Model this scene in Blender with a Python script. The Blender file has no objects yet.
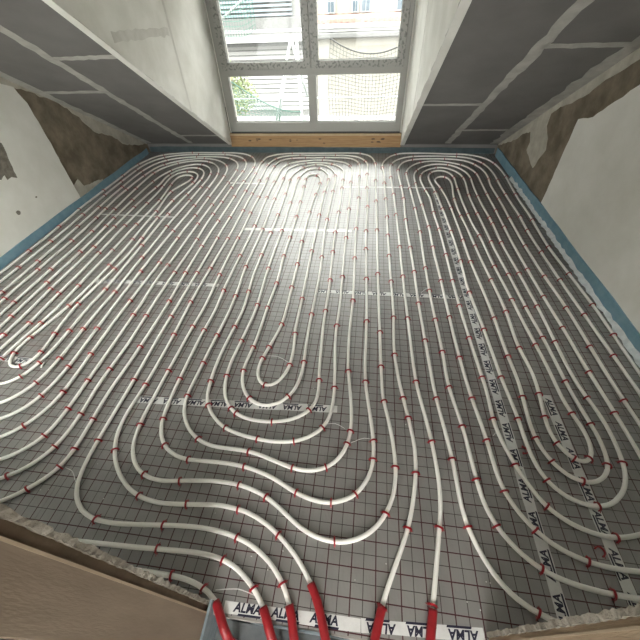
import bpy, bmesh, math, random
from mathutils import Vector, Matrix

# ------------------------------------------------------------------ camera, sky, exposure
scene = bpy.context.scene
COL = scene.collection
cam_data = bpy.data.cameras.new('camera')
cam_data.sensor_width = 36.0
cam_data.sensor_fit = 'HORIZONTAL'
cam_data.lens = 332.16 / 640.0 * 36.0
cam_data.clip_start = 0.02
cam_data.clip_end = 300
cam = bpy.data.objects.new('camera', cam_data)
COL.objects.link(cam)
right = Vector((0.99123, 0.12725, -0.03567)); down = Vector((0.06376, -0.69694, -0.71429)); fwd = Vector((-0.11575, 0.70575, -0.69894))
rot = Matrix((right, -down, -fwd)).transposed().to_4x4()
cam.matrix_world = Matrix.Translation((0, 0, 1.7)) @ rot
scene.camera = cam

world = bpy.data.worlds.new('overcast_sky')
scene.world = world
world.use_nodes = True
bg = world.node_tree.nodes['Background']
bg.inputs[1].default_value = 1.0
# standard overcast sky: zenith three times as bright as the horizon
wn = world.node_tree.nodes; wl = world.node_tree.links
wtc = wn.new('ShaderNodeTexCoord'); wsep = wn.new('ShaderNodeSeparateXYZ'); wl.new(wtc.outputs['Generated'], wsep.inputs[0])
wr = wn.new('ShaderNodeMapRange'); wl.new(wsep.outputs['Z'], wr.inputs['Value'])
wr.inputs['From Min'].default_value = 0; wr.inputs['From Max'].default_value = 1; wr.inputs['To Min'].default_value = .333; wr.inputs['To Max'].default_value = 1.0
wm = wn.new('ShaderNodeVectorMath'); wm.operation = 'SCALE'; wm.inputs[0].default_value = (1.0, .983, .945); wl.new(wr.outputs[0], wm.inputs['Scale']); wl.new(wm.outputs[0], bg.inputs[0])

vs = scene.view_settings
vs.view_transform = 'Standard'
vs.look = 'None'
vs.exposure = 4.75
vs.gamma = 1.0
vs.use_curve_mapping = False

random.seed(7)
YB = 5.296            # back wall / window plane
XR = 1.769            # right wall
def xl(y): return -3.315 - 0.055 * (y - 2.1)      # left wall (slightly out of square)
def yf(x): return 0.111 + 0.043 * x               # front wall, room face
S0, SS = 0.12, 0.58                               # roof slope: height at the back wall, rise per metre
def zs(y): return S0 + SS * (YB - y)
def xcl(y): return -2.09 + 0.06 * (YB - y)        # left dormer cheek
def xcr(y): return 0.43 + 0.008 * (YB - y)        # right dormer cheek
ZD = 2.45                                         # dormer ceiling
ZC = 2.6                                          # flat ceiling near the door
YD = YB - (ZD - S0) / SS
YC = YB - (ZC - S0) / SS

# ------------------------------------------------------------------ materials
MATS = {}
def material(name, c1, c2=None, rough=0.7, scale=6.0, detail=6.0, metallic=0.0, bump=0.0, bscale=40.0, stretch=(1, 1, 1), lo=0.35, hi=0.65, spec=0.5):
    m = bpy.data.materials.new(name); m.use_nodes = True
    nt = m.node_tree; b = nt.nodes['Principled BSDF']
    b.inputs['Roughness'].default_value = rough
    b.inputs['Metallic'].default_value = metallic
    b.inputs['Specular IOR Level'].default_value = spec
    b.inputs['Base Color'].default_value = (*c1, 1)
    if c2 or bump:
        tc = nt.nodes.new('ShaderNodeTexCoord'); mp = nt.nodes.new('ShaderNodeMapping')
        mp.inputs['Scale'].default_value = stretch
        nt.links.new(tc.outputs['Object'], mp.inputs['Vector'])
    if c2:
        n = nt.nodes.new('ShaderNodeTexNoise'); n.inputs['Scale'].default_value = scale; n.inputs['Detail'].default_value = detail
        n.inputs['Roughness'].default_value = 0.6
        r = nt.nodes.new('ShaderNodeValToRGB')
        r.color_ramp.elements[0].position = lo; r.color_ramp.elements[1].position = hi
        r.color_ramp.elements[0].color = (*c1, 1); r.color_ramp.elements[1].color = (*c2, 1)
        nt.links.new(mp.outputs[0], n.inputs['Vector']); nt.links.new(n.outputs['Fac'], r.inputs[0]); nt.links.new(r.outputs[0], b.inputs['Base Color'])
    if bump:
        n2 = nt.nodes.new('ShaderNodeTexNoise'); n2.inputs['Scale'].default_value = bscale; n2.inputs['Detail'].default_value = 5
        bp = nt.nodes.new('ShaderNodeBump'); bp.inputs['Strength'].default_value = bump; bp.inputs['Distance'].default_value = 0.01
        nt.links.new(mp.outputs[0], n2.inputs['Vector']); nt.links.new(n2.outputs['Fac'], bp.inputs['Height']); nt.links.new(bp.outputs[0], b.inputs['Normal'])
    MATS[name] = m
    return m

def foil_material():
    m = bpy.data.materials.new('printed_foil'); m.use_nodes = True
    nt = m.node_tree; b = nt.nodes['Principled BSDF']; N = nt.nodes.new; K = nt.links.new
    g = N('ShaderNodeNewGeometry'); sep = N('ShaderNodeSeparateXYZ'); K(g.outputs['Position'], sep.inputs[0])
    def math_(op, a, bb=None):
        n = N('ShaderNodeMath'); n.operation = op
        for i, v in enumerate((a, bb)):
            if v is None: continue
            if isinstance(v, (int, float)): n.inputs[i].default_value = v
            else: K(v, n.inputs[i])
        return n.outputs[0]
    bold = []; thin = []
    for ax, off in (('X', 0.035), ('Y', 0.075)):
        p = math_('PINGPONG', math_('ADD', sep.outputs[ax], 10.0 - off), 0.05)
        bold.append(math_('LESS_THAN', p, 0.0022)); thin.append(math_('GREATER_THAN', p, 0.0486))
    mb = math_('MAXIMUM', *bold); mt = math_('MAXIMUM', *thin)
    nz = N('ShaderNodeTexNoise'); nz.inputs['Scale'].default_value = 7; nz.inputs['Detail'].default_value = 6
    K(g.outputs['Position'], nz.inputs['Vector'])
    rp = N('ShaderNodeValToRGB'); rp.color_ramp.elements[0].position = .3; rp.color_ramp.elements[1].position = .7
    rp.color_ramp.elements[0].color = (.14, .135, .128, 1); rp.color_ramp.elements[1].color = (.19, .183, .174, 1)
    K(nz.outputs['Fac'], rp.inputs[0])
    m1 = N('ShaderNodeMix'); m1.data_type = 'RGBA'; K(mt, m1.inputs[0]); K(rp.outputs[0], m1.inputs[6]); m1.inputs[7].default_value = (.045, .03, .03, 1)
    m2 = N('ShaderNodeMix'); m2.data_type = 'RGBA'; K(mb, m2.inputs[0]); K(m1.outputs[2], m2.inputs[6]); m2.inputs[7].default_value = (.055, .008, .012, 1)
    K(m2.outputs[2], b.inputs['Base Color'])
    K(math_('SUBTRACT', .5, math_('MULTIPLY', math_('MAXIMUM', mb, mt), .38)), b.inputs['Specular IOR Level'])
    b.inputs['Metallic'].default_value = .0; b.inputs['Roughness'].default_value = .5; b.inputs['IOR'].default_value = 2.5
    n1 = N('ShaderNodeTexNoise'); n1.inputs['Scale'].default_value = 38; n1.inputs['Detail'].default_value = 4; n1.inputs['Distortion'].default_value = 1.2
    K(g.outputs['Position'], n1.inputs['Vector'])
    bp = N('ShaderNodeBump'); bp.inputs['Strength'].default_value = .16; bp.inputs['Distance'].default_value = .005
    K(n1.outputs['Fac'], bp.inputs['Height'])
    mpw = N('ShaderNodeMapping'); mpw.inputs['Scale'].default_value = (16, 5, 1); mpw.inputs['Rotation'].default_value = (0, 0, .35); K(g.outputs['Position'], mpw.inputs['Vector'])
    n3 = N('ShaderNodeTexNoise'); n3.inputs['Scale'].default_value = 1.0; n3.inputs['Detail'].default_value = 2; n3.inputs['Distortion'].default_value = 2.5; K(mpw.outputs[0], n3.inputs['Vector'])
    b3 = N('ShaderNodeBump'); b3.inputs['Strength'].default_value = .25; b3.inputs['Distance'].default_value = .012; K(n3.outputs['Fac'], b3.inputs['Height']); K(b3.outputs[0], bp.inputs['Normal'])
    K(bp.outputs[0], b.inputs['Normal'])
    MATS['foil'] = m
foil_material()

def film_material():
    m = material('printed_film', (.50, .49, .46), rough=.4)
    nt = m.node_tree; b = nt.nodes['Principled BSDF']
    tc = nt.nodes.new('ShaderNodeTexCoord'); n = nt.nodes.new('ShaderNodeTexNoise'); n.inputs['Scale'].default_value = 34; n.inputs['Detail'].default_value = 1
    r = nt.nodes.new('ShaderNodeValToRGB'); e = r.color_ramp.elements
    e[0].position = .53; e[0].color = (.30, .295, .275, 1); e[1].position = .62; e[1].color = (.15, .15, .145, 1)
    nt.links.new(tc.outputs['Object'], n.inputs['Vector']); nt.links.new(n.outputs['Fac'], r.inputs[0]); nt.links.new(r.outputs[0], b.inputs['Base Color'])
film_material()

def glass_material():
    m = bpy.data.materials.new('window_glass'); m.use_nodes = True
    nt = m.node_tree; nt.nodes.remove(nt.nodes['Principled BSDF'])
    out = nt.nodes['Material Output']; t = nt.nodes.new('ShaderNodeBsdfTransparent'); g = nt.nodes.new('ShaderNodeBsdfGlossy'); mx = nt.nodes.new('ShaderNodeMixShader'); f = nt.nodes.new('ShaderNodeFresnel')
    t.inputs[0].default_value = (.95, .97, .96, 1); g.inputs['Roughness'].default_value = .02; f.inputs[0].default_value = 1.3
    nt.links.new(f.outputs[0], mx.inputs[0]); nt.links.new(t.outputs[0], mx.inputs[1]); nt.links.new(g.outputs[0], mx.inputs[2]); nt.links.new(mx.outputs[0], out.inputs[0])
    MATS['glass'] = m
glass_material()

material('plaster', (.78, .765, .71), (.86, .845, .80), .85, 3.0, bump=.12, bscale=9)
material('cheek_plaster', (.70, .69, .64), (.80, .79, .75), .85, 4.0, bump=.1, bscale=12)
material('masonry', (.15, .12, .085), (.28, .235, .175), .95, 5.0, bump=.6, bscale=22)
material('filler', (.42, .39, .33), (.58, .55, .48), .9, 7.0, bump=.25, bscale=30)
material('joint_filler', (.36, .345, .315), (.47, .455, .42), .9, 9.0, bump=.15, bscale=40)
material('cheek_filler', (.58, .565, .52), (.68, .665, .63), .9, 9.0)
material('board', (.145, .137, .131), (.178, .169, .162), .85, 2.5, bump=.03, bscale=60)
material('screed', (.085, .095, .10), (.13, .14, .145), .9, 14, bump=.2)
material('concrete', (.25, .24, .22), (.35, .33, .31), .9, 8, bump=.2)
material('pipe_white', (.86, .845, .80), rough=.3)
material('sleeve_red', (.23, .006, .010), (.30, .009, .015), .45, 40, bump=.15, bscale=90)
material('clip_red', (.29, .007, .014), rough=.4)
material('strip_blue', (.17, .31, .40), (.23, .37, .45), .7, 14, bump=.1, bscale=60)
material('strip_grey', (.14, .18, .20), (.20, .24, .26), .7, 30, bump=.2, bscale=60)
material('strip_shaded', (.05, .075, .083), (.075, .105, .115), .8, 10)
material('foil_flap', (.62, .66, .68), (.80, .84, .85), .3, 25, bump=.5, bscale=50)
material('tape_white', (.62, .62, .61), (.70, .70, .69), .35, 20, bump=.1, bscale=80)
material('tape_ink', (.012, .012, .035), rough=.5)
material('wood_sill', (.27, .155, .068), (.36, .22, .105), .6, 5, stretch=(1, 4, 14), bump=.1)
material('wood_dark', (.07, .045, .03), (.13, .085, .05), .8, 6, stretch=(3, 3, 1))
material('lining', (.175, .130, .092), (.225, .175, .128), .65, 3, stretch=(6, 6, 1), bump=.08)
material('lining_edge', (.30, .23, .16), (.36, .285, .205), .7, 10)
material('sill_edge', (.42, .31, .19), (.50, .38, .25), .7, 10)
material('lining_dark', (.11, .078, .052), (.17, .12, .08), .85, 8, bump=.2)
material('rough_timber', (.25, .18, .115), (.35, .265, .18), .8, 4, stretch=(10, 10, 1), bump=.25)
material('rough_plaster', (.17, .15, .12), (.28, .255, .215), .95, 25, bump=.8, bscale=60)
material('upvc', (.30, .295, .275), rough=.4)
material('gap_shade', (.05, .05, .05), rough=.7)
material('house_cream', (.14, .134, .116), (.156, .15, .134), .9, 3)
material('house_white', (.19, .19, .187), rough=.7)
material('house_grey', (.062, .062, .062), (.08, .08, .079), .8, 12)
material('house_siding', (.085, .085, .083), (.10, .10, .098), .8, 5)
material('shutter_blue', (.11, .135, .155), rough=.6)
material('tile_red', (.095, .047, .037), (.13, .072, .058), .85, 9)
material('pane_dark', (.04, .055, .07), rough=.15)
material('net_white', (.028, .03, .031), rough=.8)
material('net_green', (.022, .06, .047), rough=.8)
material('rope', (.02, .02, .02), rough=.8)
material('pole_steel', (.34, .37, .37), rough=.45, metallic=.6)
material('leaf', (.045, .065, .02), (.09, .10, .035), .7, 3)
material('bark', (.12, .09, .06), rough=.9)
material('paving', (.095, .093, .088), (.118, .116, .11), .9, 2)
material('deck', (.11, .108, .104), (.13, .128, .123), .85, 4)
material('yellow', (.35, .23, .06), rough=.6)

# ------------------------------------------------------------------ helpers
def finish(name, me, mat, parent=None, smooth=False):
    me.materials.append(MATS[mat] if isinstance(mat, str) else mat)
    if smooth:
        me.polygons.foreach_set('use_smooth', [True] * len(me.polygons))
    o = bpy.data.objects.new(name, me); COL.objects.link(o)
    if parent is not None:
        o.parent = parent
        o.matrix_parent_inverse = Matrix.Translation(-parent.location)
    return o

def tag(o, label=None, cat=None, group=None, kind=None):
    if label: o['label'] = label
    if cat: o['category'] = cat
    if group: o['group'] = group
    if kind: o['kind'] = kind
    return o

def struct(o, label=None):
    o['kind'] = 'structure'
    if label: o['label'] = label
    return o

def empty(name, loc=(0, 0, 0)):
    o = bpy.data.objects.new(name, None); o.empty_display_size = .05; o.location = loc; COL.objects.link(o); return o

def raw(name, verts, faces, mat, parent=None, smooth=False):
    me = bpy.data.meshes.new(name); me.from_pydata([tuple(v) for v in verts], [], faces); me.update()
    bm = bmesh.new(); bm.from_mesh(me); bmesh.ops.recalc_face_normals(bm, faces=bm.faces); bm.to_mesh(me); bm.free()
    return finish(name, me, mat, parent, smooth)

def prism(name, pts, vec, mat, parent=None):
    n = len(pts); v = Vector(vec)
    verts = [Vector(p) for p in pts] + [Vector(p) + v for p in pts]
    faces = [list(range(n)), list(range(2 * n - 1, n - 1, -1))] + [[i, (i + 1) % n, n + (i + 1) % n, n + i] for i in range(n)]
    return raw(name, verts, faces, mat, parent)

BOXF = [(0, 1, 3, 2), (4, 6, 7, 5), (0, 4, 5, 1), (2, 3, 7, 6), (0, 2, 6, 4), (1, 5, 7, 3)]
def boxv(x0, x1, y0, y1, z0, z1):
    return [Vector((x, y, z)) for x in (x0, x1) for y in (y0, y1) for z in (z0, z1)]

def box(name, x0, x1, y0, y1, z0, z1, mat, parent=None, bevel=0.0):
    me = bpy.data.meshes.new(name)
    bm = bmesh.new(); vs_ = [bm.verts.new(v) for v in boxv(x0, x1, y0, y1, z0, z1)]
    for f in BOXF: bm.faces.new([vs_[i] for i in f])
    bmesh.ops.recalc_face_normals(bm, faces=bm.faces)
    if bevel: bmesh.ops.bevel(bm, geom=list(bm.edges), offset=bevel, segments=2, affect='EDGES', profile=.5)
    bm.to_mesh(me); bm.free()
    return finish(name, me, mat, parent)

def tube_geo(path, r, sides=10, caps=True, closed=False, V=None, F=None):
    V = [] if V is None else V; F = [] if F is None else F
    base = len(V); n = len(path); P = [Vector(p) for p in path]
    prev = None
    for i in range(n):
        t = (P[min(i + 1, n - 1)] - P[max(i - 1, 0)]).normalized()
        if prev is None:
            u = Vector((0, 0, 1)) if abs(t.z) < .9 else Vector((0, 1, 0))
        else: u = prev
        u = (u - t * u.dot(t)).normalized(); prev = u
        w = t.cross(u)
        rr = r[i] if isinstance(r, (list, tuple)) else r
        for k in range(sides):
            a = 2 * math.pi * k / sides
            V.append(P[i] + (u * math.cos(a) + w * math.sin(a)) * rr)
    for i in range(n - 1):
        for k in range(sides):
            k2 = (k + 1) % sides
            F.append((base + i * sides + k, base + i * sides + k2, base + (i + 1) * sides + k2, base + (i + 1) * sides + k))
    if caps:
        F.append(tuple(base + k for k in reversed(range(sides))))
        F.append(tuple(base + (n - 1) * sides + k for k in range(sides)))
    return V, F

def tube(name, path, r, mat, parent=None, sides=10):
    V, F = tube_geo(path, r, sides)
    me = bpy.data.meshes.new(name); me.from_pydata([tuple(v) for v in V], [], F); me.update()
    return finish(name, me, mat, parent, True)

def resample(pts, step):
    P = [Vector(p) for p in pts]; out = []
    for i in range(len(P) - 1):
        p0 = P[i - 1] if i else P[0] * 2 - P[1]; p1 = P[i]; p2 = P[i + 1]; p3 = P[i + 2] if i + 2 < len(P) else P[-1] * 2 - P[-2]
        n = max(1, round((p2 - p1).length / step))
        for k in range(n):
            t = k / n
            # Catmull-Rom with tangents limited by the local chord, so that unevenly spaced points stay smooth
            d = (p2 - p1).length
            m1 = ((p2 - p0) / max(1e-6, (p2 - p1).length + (p1 - p0).length)) * d
            m2 = ((p3 - p1) / max(1e-6, (p3 - p2).length + (p2 - p1).length)) * d
            out.append((2*t**3 - 3*t*t + 1) * p1 + (t**3 - 2*t*t + t) * m1 + (-2*t**3 + 3*t*t) * p2 + (t**3 - t*t) * m2)
    out.append(P[-1]); return out

# ------------------------------------------------------------------ floor
YS = [0.065, 0.965, 2.05, 3.0, 4.095, YB]
floor = prism('floor', [(xl(0.06), .06, -.005), (XR, .06, -.005), (XR, YB, -.005), (xl(YB), YB, -.005)], (0, 0, -.115), 'concrete')
struct(floor, 'insulated floor under printed grey foil')
for j in range(5):
    y0, y1 = YS[j], YS[j + 1]
    cols = [None, -2.44, -1.44, -.44 if j % 2 else -.3, .815 + .0, 1.11 if j == 0 else None, 9]
    cols = [c for c in cols if c is not None]
    edges = ['L'] + [c for c in cols if c < 5] + ['R']
    for a, b in zip(edges[:-1], edges[1:]):
        g = .0008
        ax0 = xl(y0) if a == 'L' else a + g; ax1 = xl(y1) if a == 'L' else a + g
        bx0 = XR if b == 'R' else b - g
        prism('insulation_panel', [(ax0, y0 + g, 0), (bx0, y0 + g, 0), (bx0, y1 - g, 0), (ax1, y1 - g, 0)], (0, 0, -.004), 'foil', floor)
hall_floor = box('floor_hall', -.95, .95, -2.0, .06, -.2, -.12, 'screed'); struct(hall_floor, 'bare concrete floor outside the doorway')

# ------------------------------------------------------------------ side walls
def lw(y, z, off=0.0): return (xl(y) + off, y, z)
def rw(y, z, off=0.0): return (XR - off, y, z)
ztop = 2.75
wall_left = prism('wall_left', [lw(-.25, -.12), lw(YB + .2, -.12), lw(YB + .2, ztop), lw(-.25, ztop)], (-.25, 0, 0), 'masonry')
struct(wall_left, 'left gable wall, bare brown masonry beside the roof slope')
wall_right = prism('wall_right', [rw(-.25, -.12), rw(YB + .2, -.12), rw(YB + .2, ztop), rw(-.25, ztop)], (.25, 0, 0), 'masonry')
struct(wall_right, 'right gable wall, bare brown masonry beside the roof slope')
def jag(pts, amp, step):
    """break a polyline (in wall y,z) into short uneven pieces"""
    out = []
    for i in range(len(pts) - 1):
        a, b = Vector(pts[i]), Vector(pts[i + 1]); n = max(1, int((b - a).length / step))
        for k in range(n):
            p = a.lerp(b, k / n); out.append((p.x + random.uniform(-amp, amp) * (k > 0), p.y + random.uniform(-amp, amp) * (k > 0)))
    out.append(tuple(pts[-1])); return out
edgeL = [(1.55, 2.2), (2.55, 1.66), (3.02, 1.38), (3.265, 1.224), (3.376, 1.183), (3.433, 1.043), (3.443, .83), (3.446, .627), (3.442, .377), (3.44, .19), (3.44, .0)]
prism('plaster', [lw(y, z) for y, z in jag(edgeL, .006, .05) + [(.0, 0), (.0, 2.2)]], (.014, 0, 0), 'plaster', wall_left)['label'] = 'off-white plaster coat'
edgeR = [(3.49, .0), (3.492, .11), (3.49, .306), (3.495, .596), (3.492, .861), (3.423, .885), (3.286, .925), (3.16, 1.026), (3.037, 1.107), (2.938, 1.188), (2.6, 1.40), (1.5, 2.1)]
prism('plaster', [rw(y, z) for y, z in jag(edgeR, .006, .05) + [(.0, 2.1), (.0, 0)]], (-.014, 0, 0), 'plaster', wall_right)['label'] = 'off-white plaster coat'
def slope_edge(y, d): return (y, zs(y) - d)
smL = [(1.2, 2.36), (2.2, 1.80), (2.9, 1.42), (3.271, 1.225), (3.466, 1.152), (3.831, .975), (4.072, .773), (4.199, .591), (4.525, .44), (4.681, .30), (5.0, .19), (5.28, .12)]
prism('filler', [lw(y, z) for y, z in jag(smL, .012, .05) + [(5.29, zs(5.29)), (1.2, zs(1.2))]], (.006, 0, 0), 'filler', wall_left)['label'] = 'grey filler smeared along the ceiling joint'
prism('filler', [lw(y, z) for y, z in jag([(3.41, .0), (3.41, .21), (3.56, .25), (3.60, .155), (3.71, .13), (3.83, .12), (3.963, .095), (3.9, .0)], .006, .03)], (.005, 0, 0), 'filler', wall_left)
prism('bare_patch', [lw(y, z, .014) for y, z in jag([(2.60, .88), (2.80, .90), (2.903, .837), (2.888, .755), (2.863, .675), (2.835, .547), (2.784, .576), (2.728, .57), (2.732, .614), (2.674, .592), (2.60, .62)], .006, .03)], (.0015, 0, 0), 'rough_plaster', wall_left)
for (y, z, s) in ((2.62, .30, .03), (2.9, .33, .012), (2.32, .42, .02)):
    prism('bare_patch', [lw(y + s * math.cos(a) * random.uniform(.6, 1.1), z + s * .7 * math.sin(a), .014) for a in [k * math.pi / 4 for k in range(8)]], (.0012, 0, 0), 'rough_plaster', wall_left)
smR = [(5.233, .13), (4.768, .33), (4.52, .47), (4.38, .53), (4.29, .45), (4.303, .36), (4.133, .31), (3.988, .276), (3.948, .373), (3.864, .497), (3.924, .591), (4.05, .669), (4.06, .772), (3.927, .86), (3.785, .91), (3.649, .98), (3.525, 1.04), (3.437, 1.11), (3.324, 1.18), (3.204, 1.24), (3.09, 1.31), (2.6, 1.58), (1.6, 2.12)]
prism('filler', [rw(y, z) for y, z in jag(smR, .010, .05) + [(1.6, zs(1.6)), (5.28, zs(5.28))]], (-.006, 0, 0), 'filler', wall_right)['label'] = 'grey filler smeared along the ceiling joint with a drip'

# ------------------------------------------------------------------ back wall, window opening
wall_back = box('wall_back', xl(YB) - .2, -2.09, YB, YB + .25, -.12, .6, 'board')
struct(wall_back, 'low knee wall below the roof slope')
box('masonry', -2.09, .43, YB + .001, YB + .25, -.12, .09, 'concrete', wall_back)
box('masonry', .43, XR + .2, YB, YB + .25, -.12, .6, 'board', wall_back)
box('lintel', -2.3, .7, YB - .0, YB + .25, 2.29, 2.75, 'cheek_plaster', wall_back)
for x0, x1 in ((-2.35, -2.07), (.408, .7)):
    box('pier', x0, x1, YB + .02, YB + .25, .09, 2.3, 'cheek_plaster', wall_back)

# ------------------------------------------------------------------ sloping ceilings
nrm = Vector((0, SS, 1)).normalized()
def sp(x, y, d=0.0): return Vector((x, y, zs(y))) - nrm * d
def xjl(y): return -2.735 + .072 * (5.19 - y)
def xjr(y): return 1.08 + .016 * (5.16 - y)
def slope_ceiling(name, xa, xj, xb, inner, outer, inner_first, label):
    """xa..xb across, joint line xj; lists of y for the cross joints of each column"""
    back = prism(name, [sp(xa(y) + .02 * (xa(y) > 0), y, -.02) for y in (YB, YC)] + [sp(xb(y) - .02 * (xb(y) < 0), y, -.02) for y in (YC, YB)], nrm * .12, 'concrete')
    struct(back, label)
    g = .0015
    for lo, hi, ys in ((xa, xj, outer), (xj, xb, inner)):
        ee = [YB] + ys + [YC]
        for y1, y0 in zip(ee[:-1], ee[1:]):
            prism('plasterboard', [sp(lo(y1) + g, y1 - g), sp(hi(y1) - g, y1 - g), sp(hi(y0) - g, y0 + g), sp(lo(y0) + g, y0 + g)], nrm * .018, 'board', back)
    def strip(fa, fb, width, n):
        L, R = [], []
        for k in range(n + 1):
            t = k / n; p = fa.lerp(fb, t); d = (fb - fa).normalized(); s = d.cross(nrm).normalized()
            L.append(p + s * width * random.uniform(.35, .62) - nrm * .0022); R.append(p - s * width * random.uniform(.35, .62) - nrm * .0022)
        prism('joint_filler', L + R[::-1], nrm * .0022, 'joint_filler', back)
    strip(sp(xj(YB - .05), YB - .05), sp(xj(YC + .1), YC + .1), .085, 60)
    for y in outer: strip(sp(xa(y), y), sp(xj(y), y), .055, 12)
    for y in inner: strip(sp(xj(y), y), sp(xb(y), y), .055, 12)
    return back, strip
cL, stripL = slope_ceiling('ceiling_left', lambda y: xl(y), xjl, lambda y: xcl(y) - .004, [4.91, 3.07], [3.62, 1.9], 0, 'sloping grey plasterboard ceiling left of the dormer')
cR, stripR = slope_ceiling('ceiling_right', lambda y: xcr(y) + .004, xjr, lambda y: XR, [4.72, 3.1], [4.0, 2.1], 0, 'sloping grey plasterboard ceiling right of the dormer')
stripL(sp(xcl(YB) - .022, YB - .02), sp(xcl(YD) - .022, YD), .045, 60)
stripR(sp(xcr(YB) + .022, YB - .02), sp(xcr(YD) + .022, YD), .045, 60)
stripL(sp(xl(YB) + .05, YB - .05), sp(xl(YC) + .06, YC + .1), .11, 60)
stripR(sp(XR - .06, YB - .05), sp(XR - .06, YC + .1), .13, 60)

# dormer cheeks, dormer ceiling, flat ceiling by the door
def cheek(name, xf, sgn, label):
    p = [(YB + .02, zs(YB) - .022), (YB + .02, ZD), (YD, ZD), (YD, ZD - .004)]
    w = prism(name, [(xf(y), y, z) for y, z in p], (sgn * .06, 0, 0), 'cheek_plaster'); struct(w, label); return w
wdl = cheek('wall_dormer_left', xcl, -1, 'white triangular dormer side wall left of the window')
wdr = cheek('wall_dormer_right', xcr, 1, 'white triangular dormer side wall right of the window')
def cheek_joint(par, xf, sgn, pts, w):
    a, b = Vector((xf(pts[0][0]), *pts[0])), Vector((xf(pts[1][0]), *pts[1])); d = (b - a).normalized(); s = d.cross(Vector((1, 0, 0))).normalized()
    L, R = [], []
    for k in range(17):
        p = a.lerp(b, k / 16); L.append(p + s * w * random.uniform(.3, .6)); R.append(p - s * w * random.uniform(.3, .6))
    prism('joint_filler', L + R[::-1], (sgn * .002, 0, 0), 'cheek_filler', par)
cheek_joint(wdl, xcl, 1, [(4.11, 2.4), (4.09, .82)], .035)
cheek_joint(wdl, xcl, 1, [(3.02, 1.53), (4.05, 1.50)], .07)
cheek_joint(wdr, xcr, -1, [(4.2, 2.4), (4.22, .76)], .035)
ceil_d = prism('ceiling_dormer', [(xcl(YD) - .06, YD, ZD), (xcr(YD) + .06, YD, ZD), (xcr(YB) + .06, YB + .2, ZD), (xcl(YB) - .06, YB + .2, ZD)], (0, 0, .1), 'cheek_plaster')
struct(ceil_d, 'white dormer ceiling')
ceil = box('ceiling', -3.5, 1.95, -.2, YC + .03, ZC, ZC + .12, 'board'); struct(ceil, 'flat ceiling by the doorway')
roof = prism('ceiling_gap', [(xcl(YC), YC, ZC), (xcr(YC), YC, ZC), (xcr(YD), YD, ZD), (xcl(YD), YD, ZD)], (0, 0, .12), 'board', ceil)
roof.name = 'plasterboard'

# ------------------------------------------------------------------ front wall with the doorway the photographer stands in
JL, JR = -.5, .54
def fw(x0, x1, z0, z1, name, parent=None):
    return prism(name, [(x0, yf(x0), z0), (x1, yf(x1), z0), (x1, -.17, z0), (x0, -.17, z0)], (0, 0, z1 - z0), 'plaster', parent)
wall_front = fw(-1.1, JL - .024, -.12, 2.7, 'wall_front'); struct(wall_front, 'wall with the doorway at the near end of the room')
fw(JR + .024, .85, -.12, 2.7, 'masonry', wall_front); fw(1.7, XR + .2, -.12, 2.7, 'masonry', wall_front); fw(xl(0) - .2, -3.2, -.12, 2.7, 'masonry', wall_front)
for wname, QX0, QX1, n, wl_ in (('added_window_2', -3.2, -1.1, 2, 'wide unseen window left of the doorway, added for its light'), ('added_window_3', .85, 1.7, 1, 'narrow unseen window right of the doorway, added for its light')):  # unseen windows added to brighten the room from the door end
    QZ0, QZ1 = (.5 if n == 2 else 1.1), 2.45
    fw(QX0, QX1, -.12, QZ0, 'masonry', wall_front); fw(QX0, QX1, QZ1, 2.7, 'masonry', wall_front)
    w2 = empty(wname, ((QX0 + QX1) / 2, -.1, QZ0)); struct(w2, wl_)
    for a in range(n + 1):
        xx = QX0 + a * (QX1 - QX0 - .07) / n; box('frame', xx, xx + .07, -.14, -.07, QZ0, QZ1, 'upvc', w2, .004)
        if a < n: box('pane', xx + .07, xx + (QX1 - QX0 - .07) / n, -.11, -.104, QZ0 + .07, QZ1 - .07, 'glass', w2)
    for z in (QZ0, QZ1 - .07): box('frame', QX0 + .07, QX1 - .07, -.14, -.07, z, z + .07, 'upvc', w2, .004)
fw(JL - .024, JR + .024, 2.08, 2.7, 'lintel', wall_front)
def jagged_edge(x0, x1, y0, y1, par):
    """a rough plaster arris running up the corner of the opening"""
    V, F = [], []; n = 160
    for k in range(n + 1):
        z = .0 + 2.08 * k / n; r = lambda a, b: random.uniform(a, b) * .6
        q = [(x0, y0), (x0, y1 + r(-.002, .007)), (x1 + r(-.004, .004), y1 + r(-.004, .006)), (x1 + r(-.003, .003), y0 + r(-.004, .002))]
        V += [(a, b, z) for a, b in q]
        if k:
            for i in range(4):
                j = (i + 1) % 4; F.append((4*k - 4 + i, 4*k - 4 + j, 4*k + j, 4*k + i))
    F += [(0, 1, 2, 3), (4*n + 3, 4*n + 2, 4*n + 1, 4*n)]
    return raw('plaster_edge', V, F, 'rough_plaster', par)
trim_l = box('trim_1', JL - .03, JL, -.042, .062, .03, 2.06, 'lining', None, .002); struct(trim_l, 'brown wooden lining board on the left door jamb')
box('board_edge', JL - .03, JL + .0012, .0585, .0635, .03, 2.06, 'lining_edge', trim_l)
box('recess_board', JL - .03, JL - .011, .060, .086, .0, 2.06, 'lining_dark', trim_l)
box('lining_board', JL - .03, JL - .004, -.168, -.046, .0, 2.06, 'rough_timber', trim_l)
jagged_edge(JL - .03, JL + .001, .0835, .0945, trim_l)
trim_r = box('trim_2', JR, JR + .03, .068, .111, .0, 2.06, 'rough_timber', None, .002); struct(trim_r, 'rough brown timber lining on the right door jamb')
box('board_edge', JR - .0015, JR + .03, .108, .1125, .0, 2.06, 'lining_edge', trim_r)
box('recess_board', JR + .005, JR + .03, .110, .130, .0, 2.06, 'rough_timber', trim_r)
box('lining_board', JR + .003, JR + .03, -.168, .064, .0, 2.06, 'lining', trim_r)
jagged_edge(JR + .03, JR - .002, .126, .139, trim_r)
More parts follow.
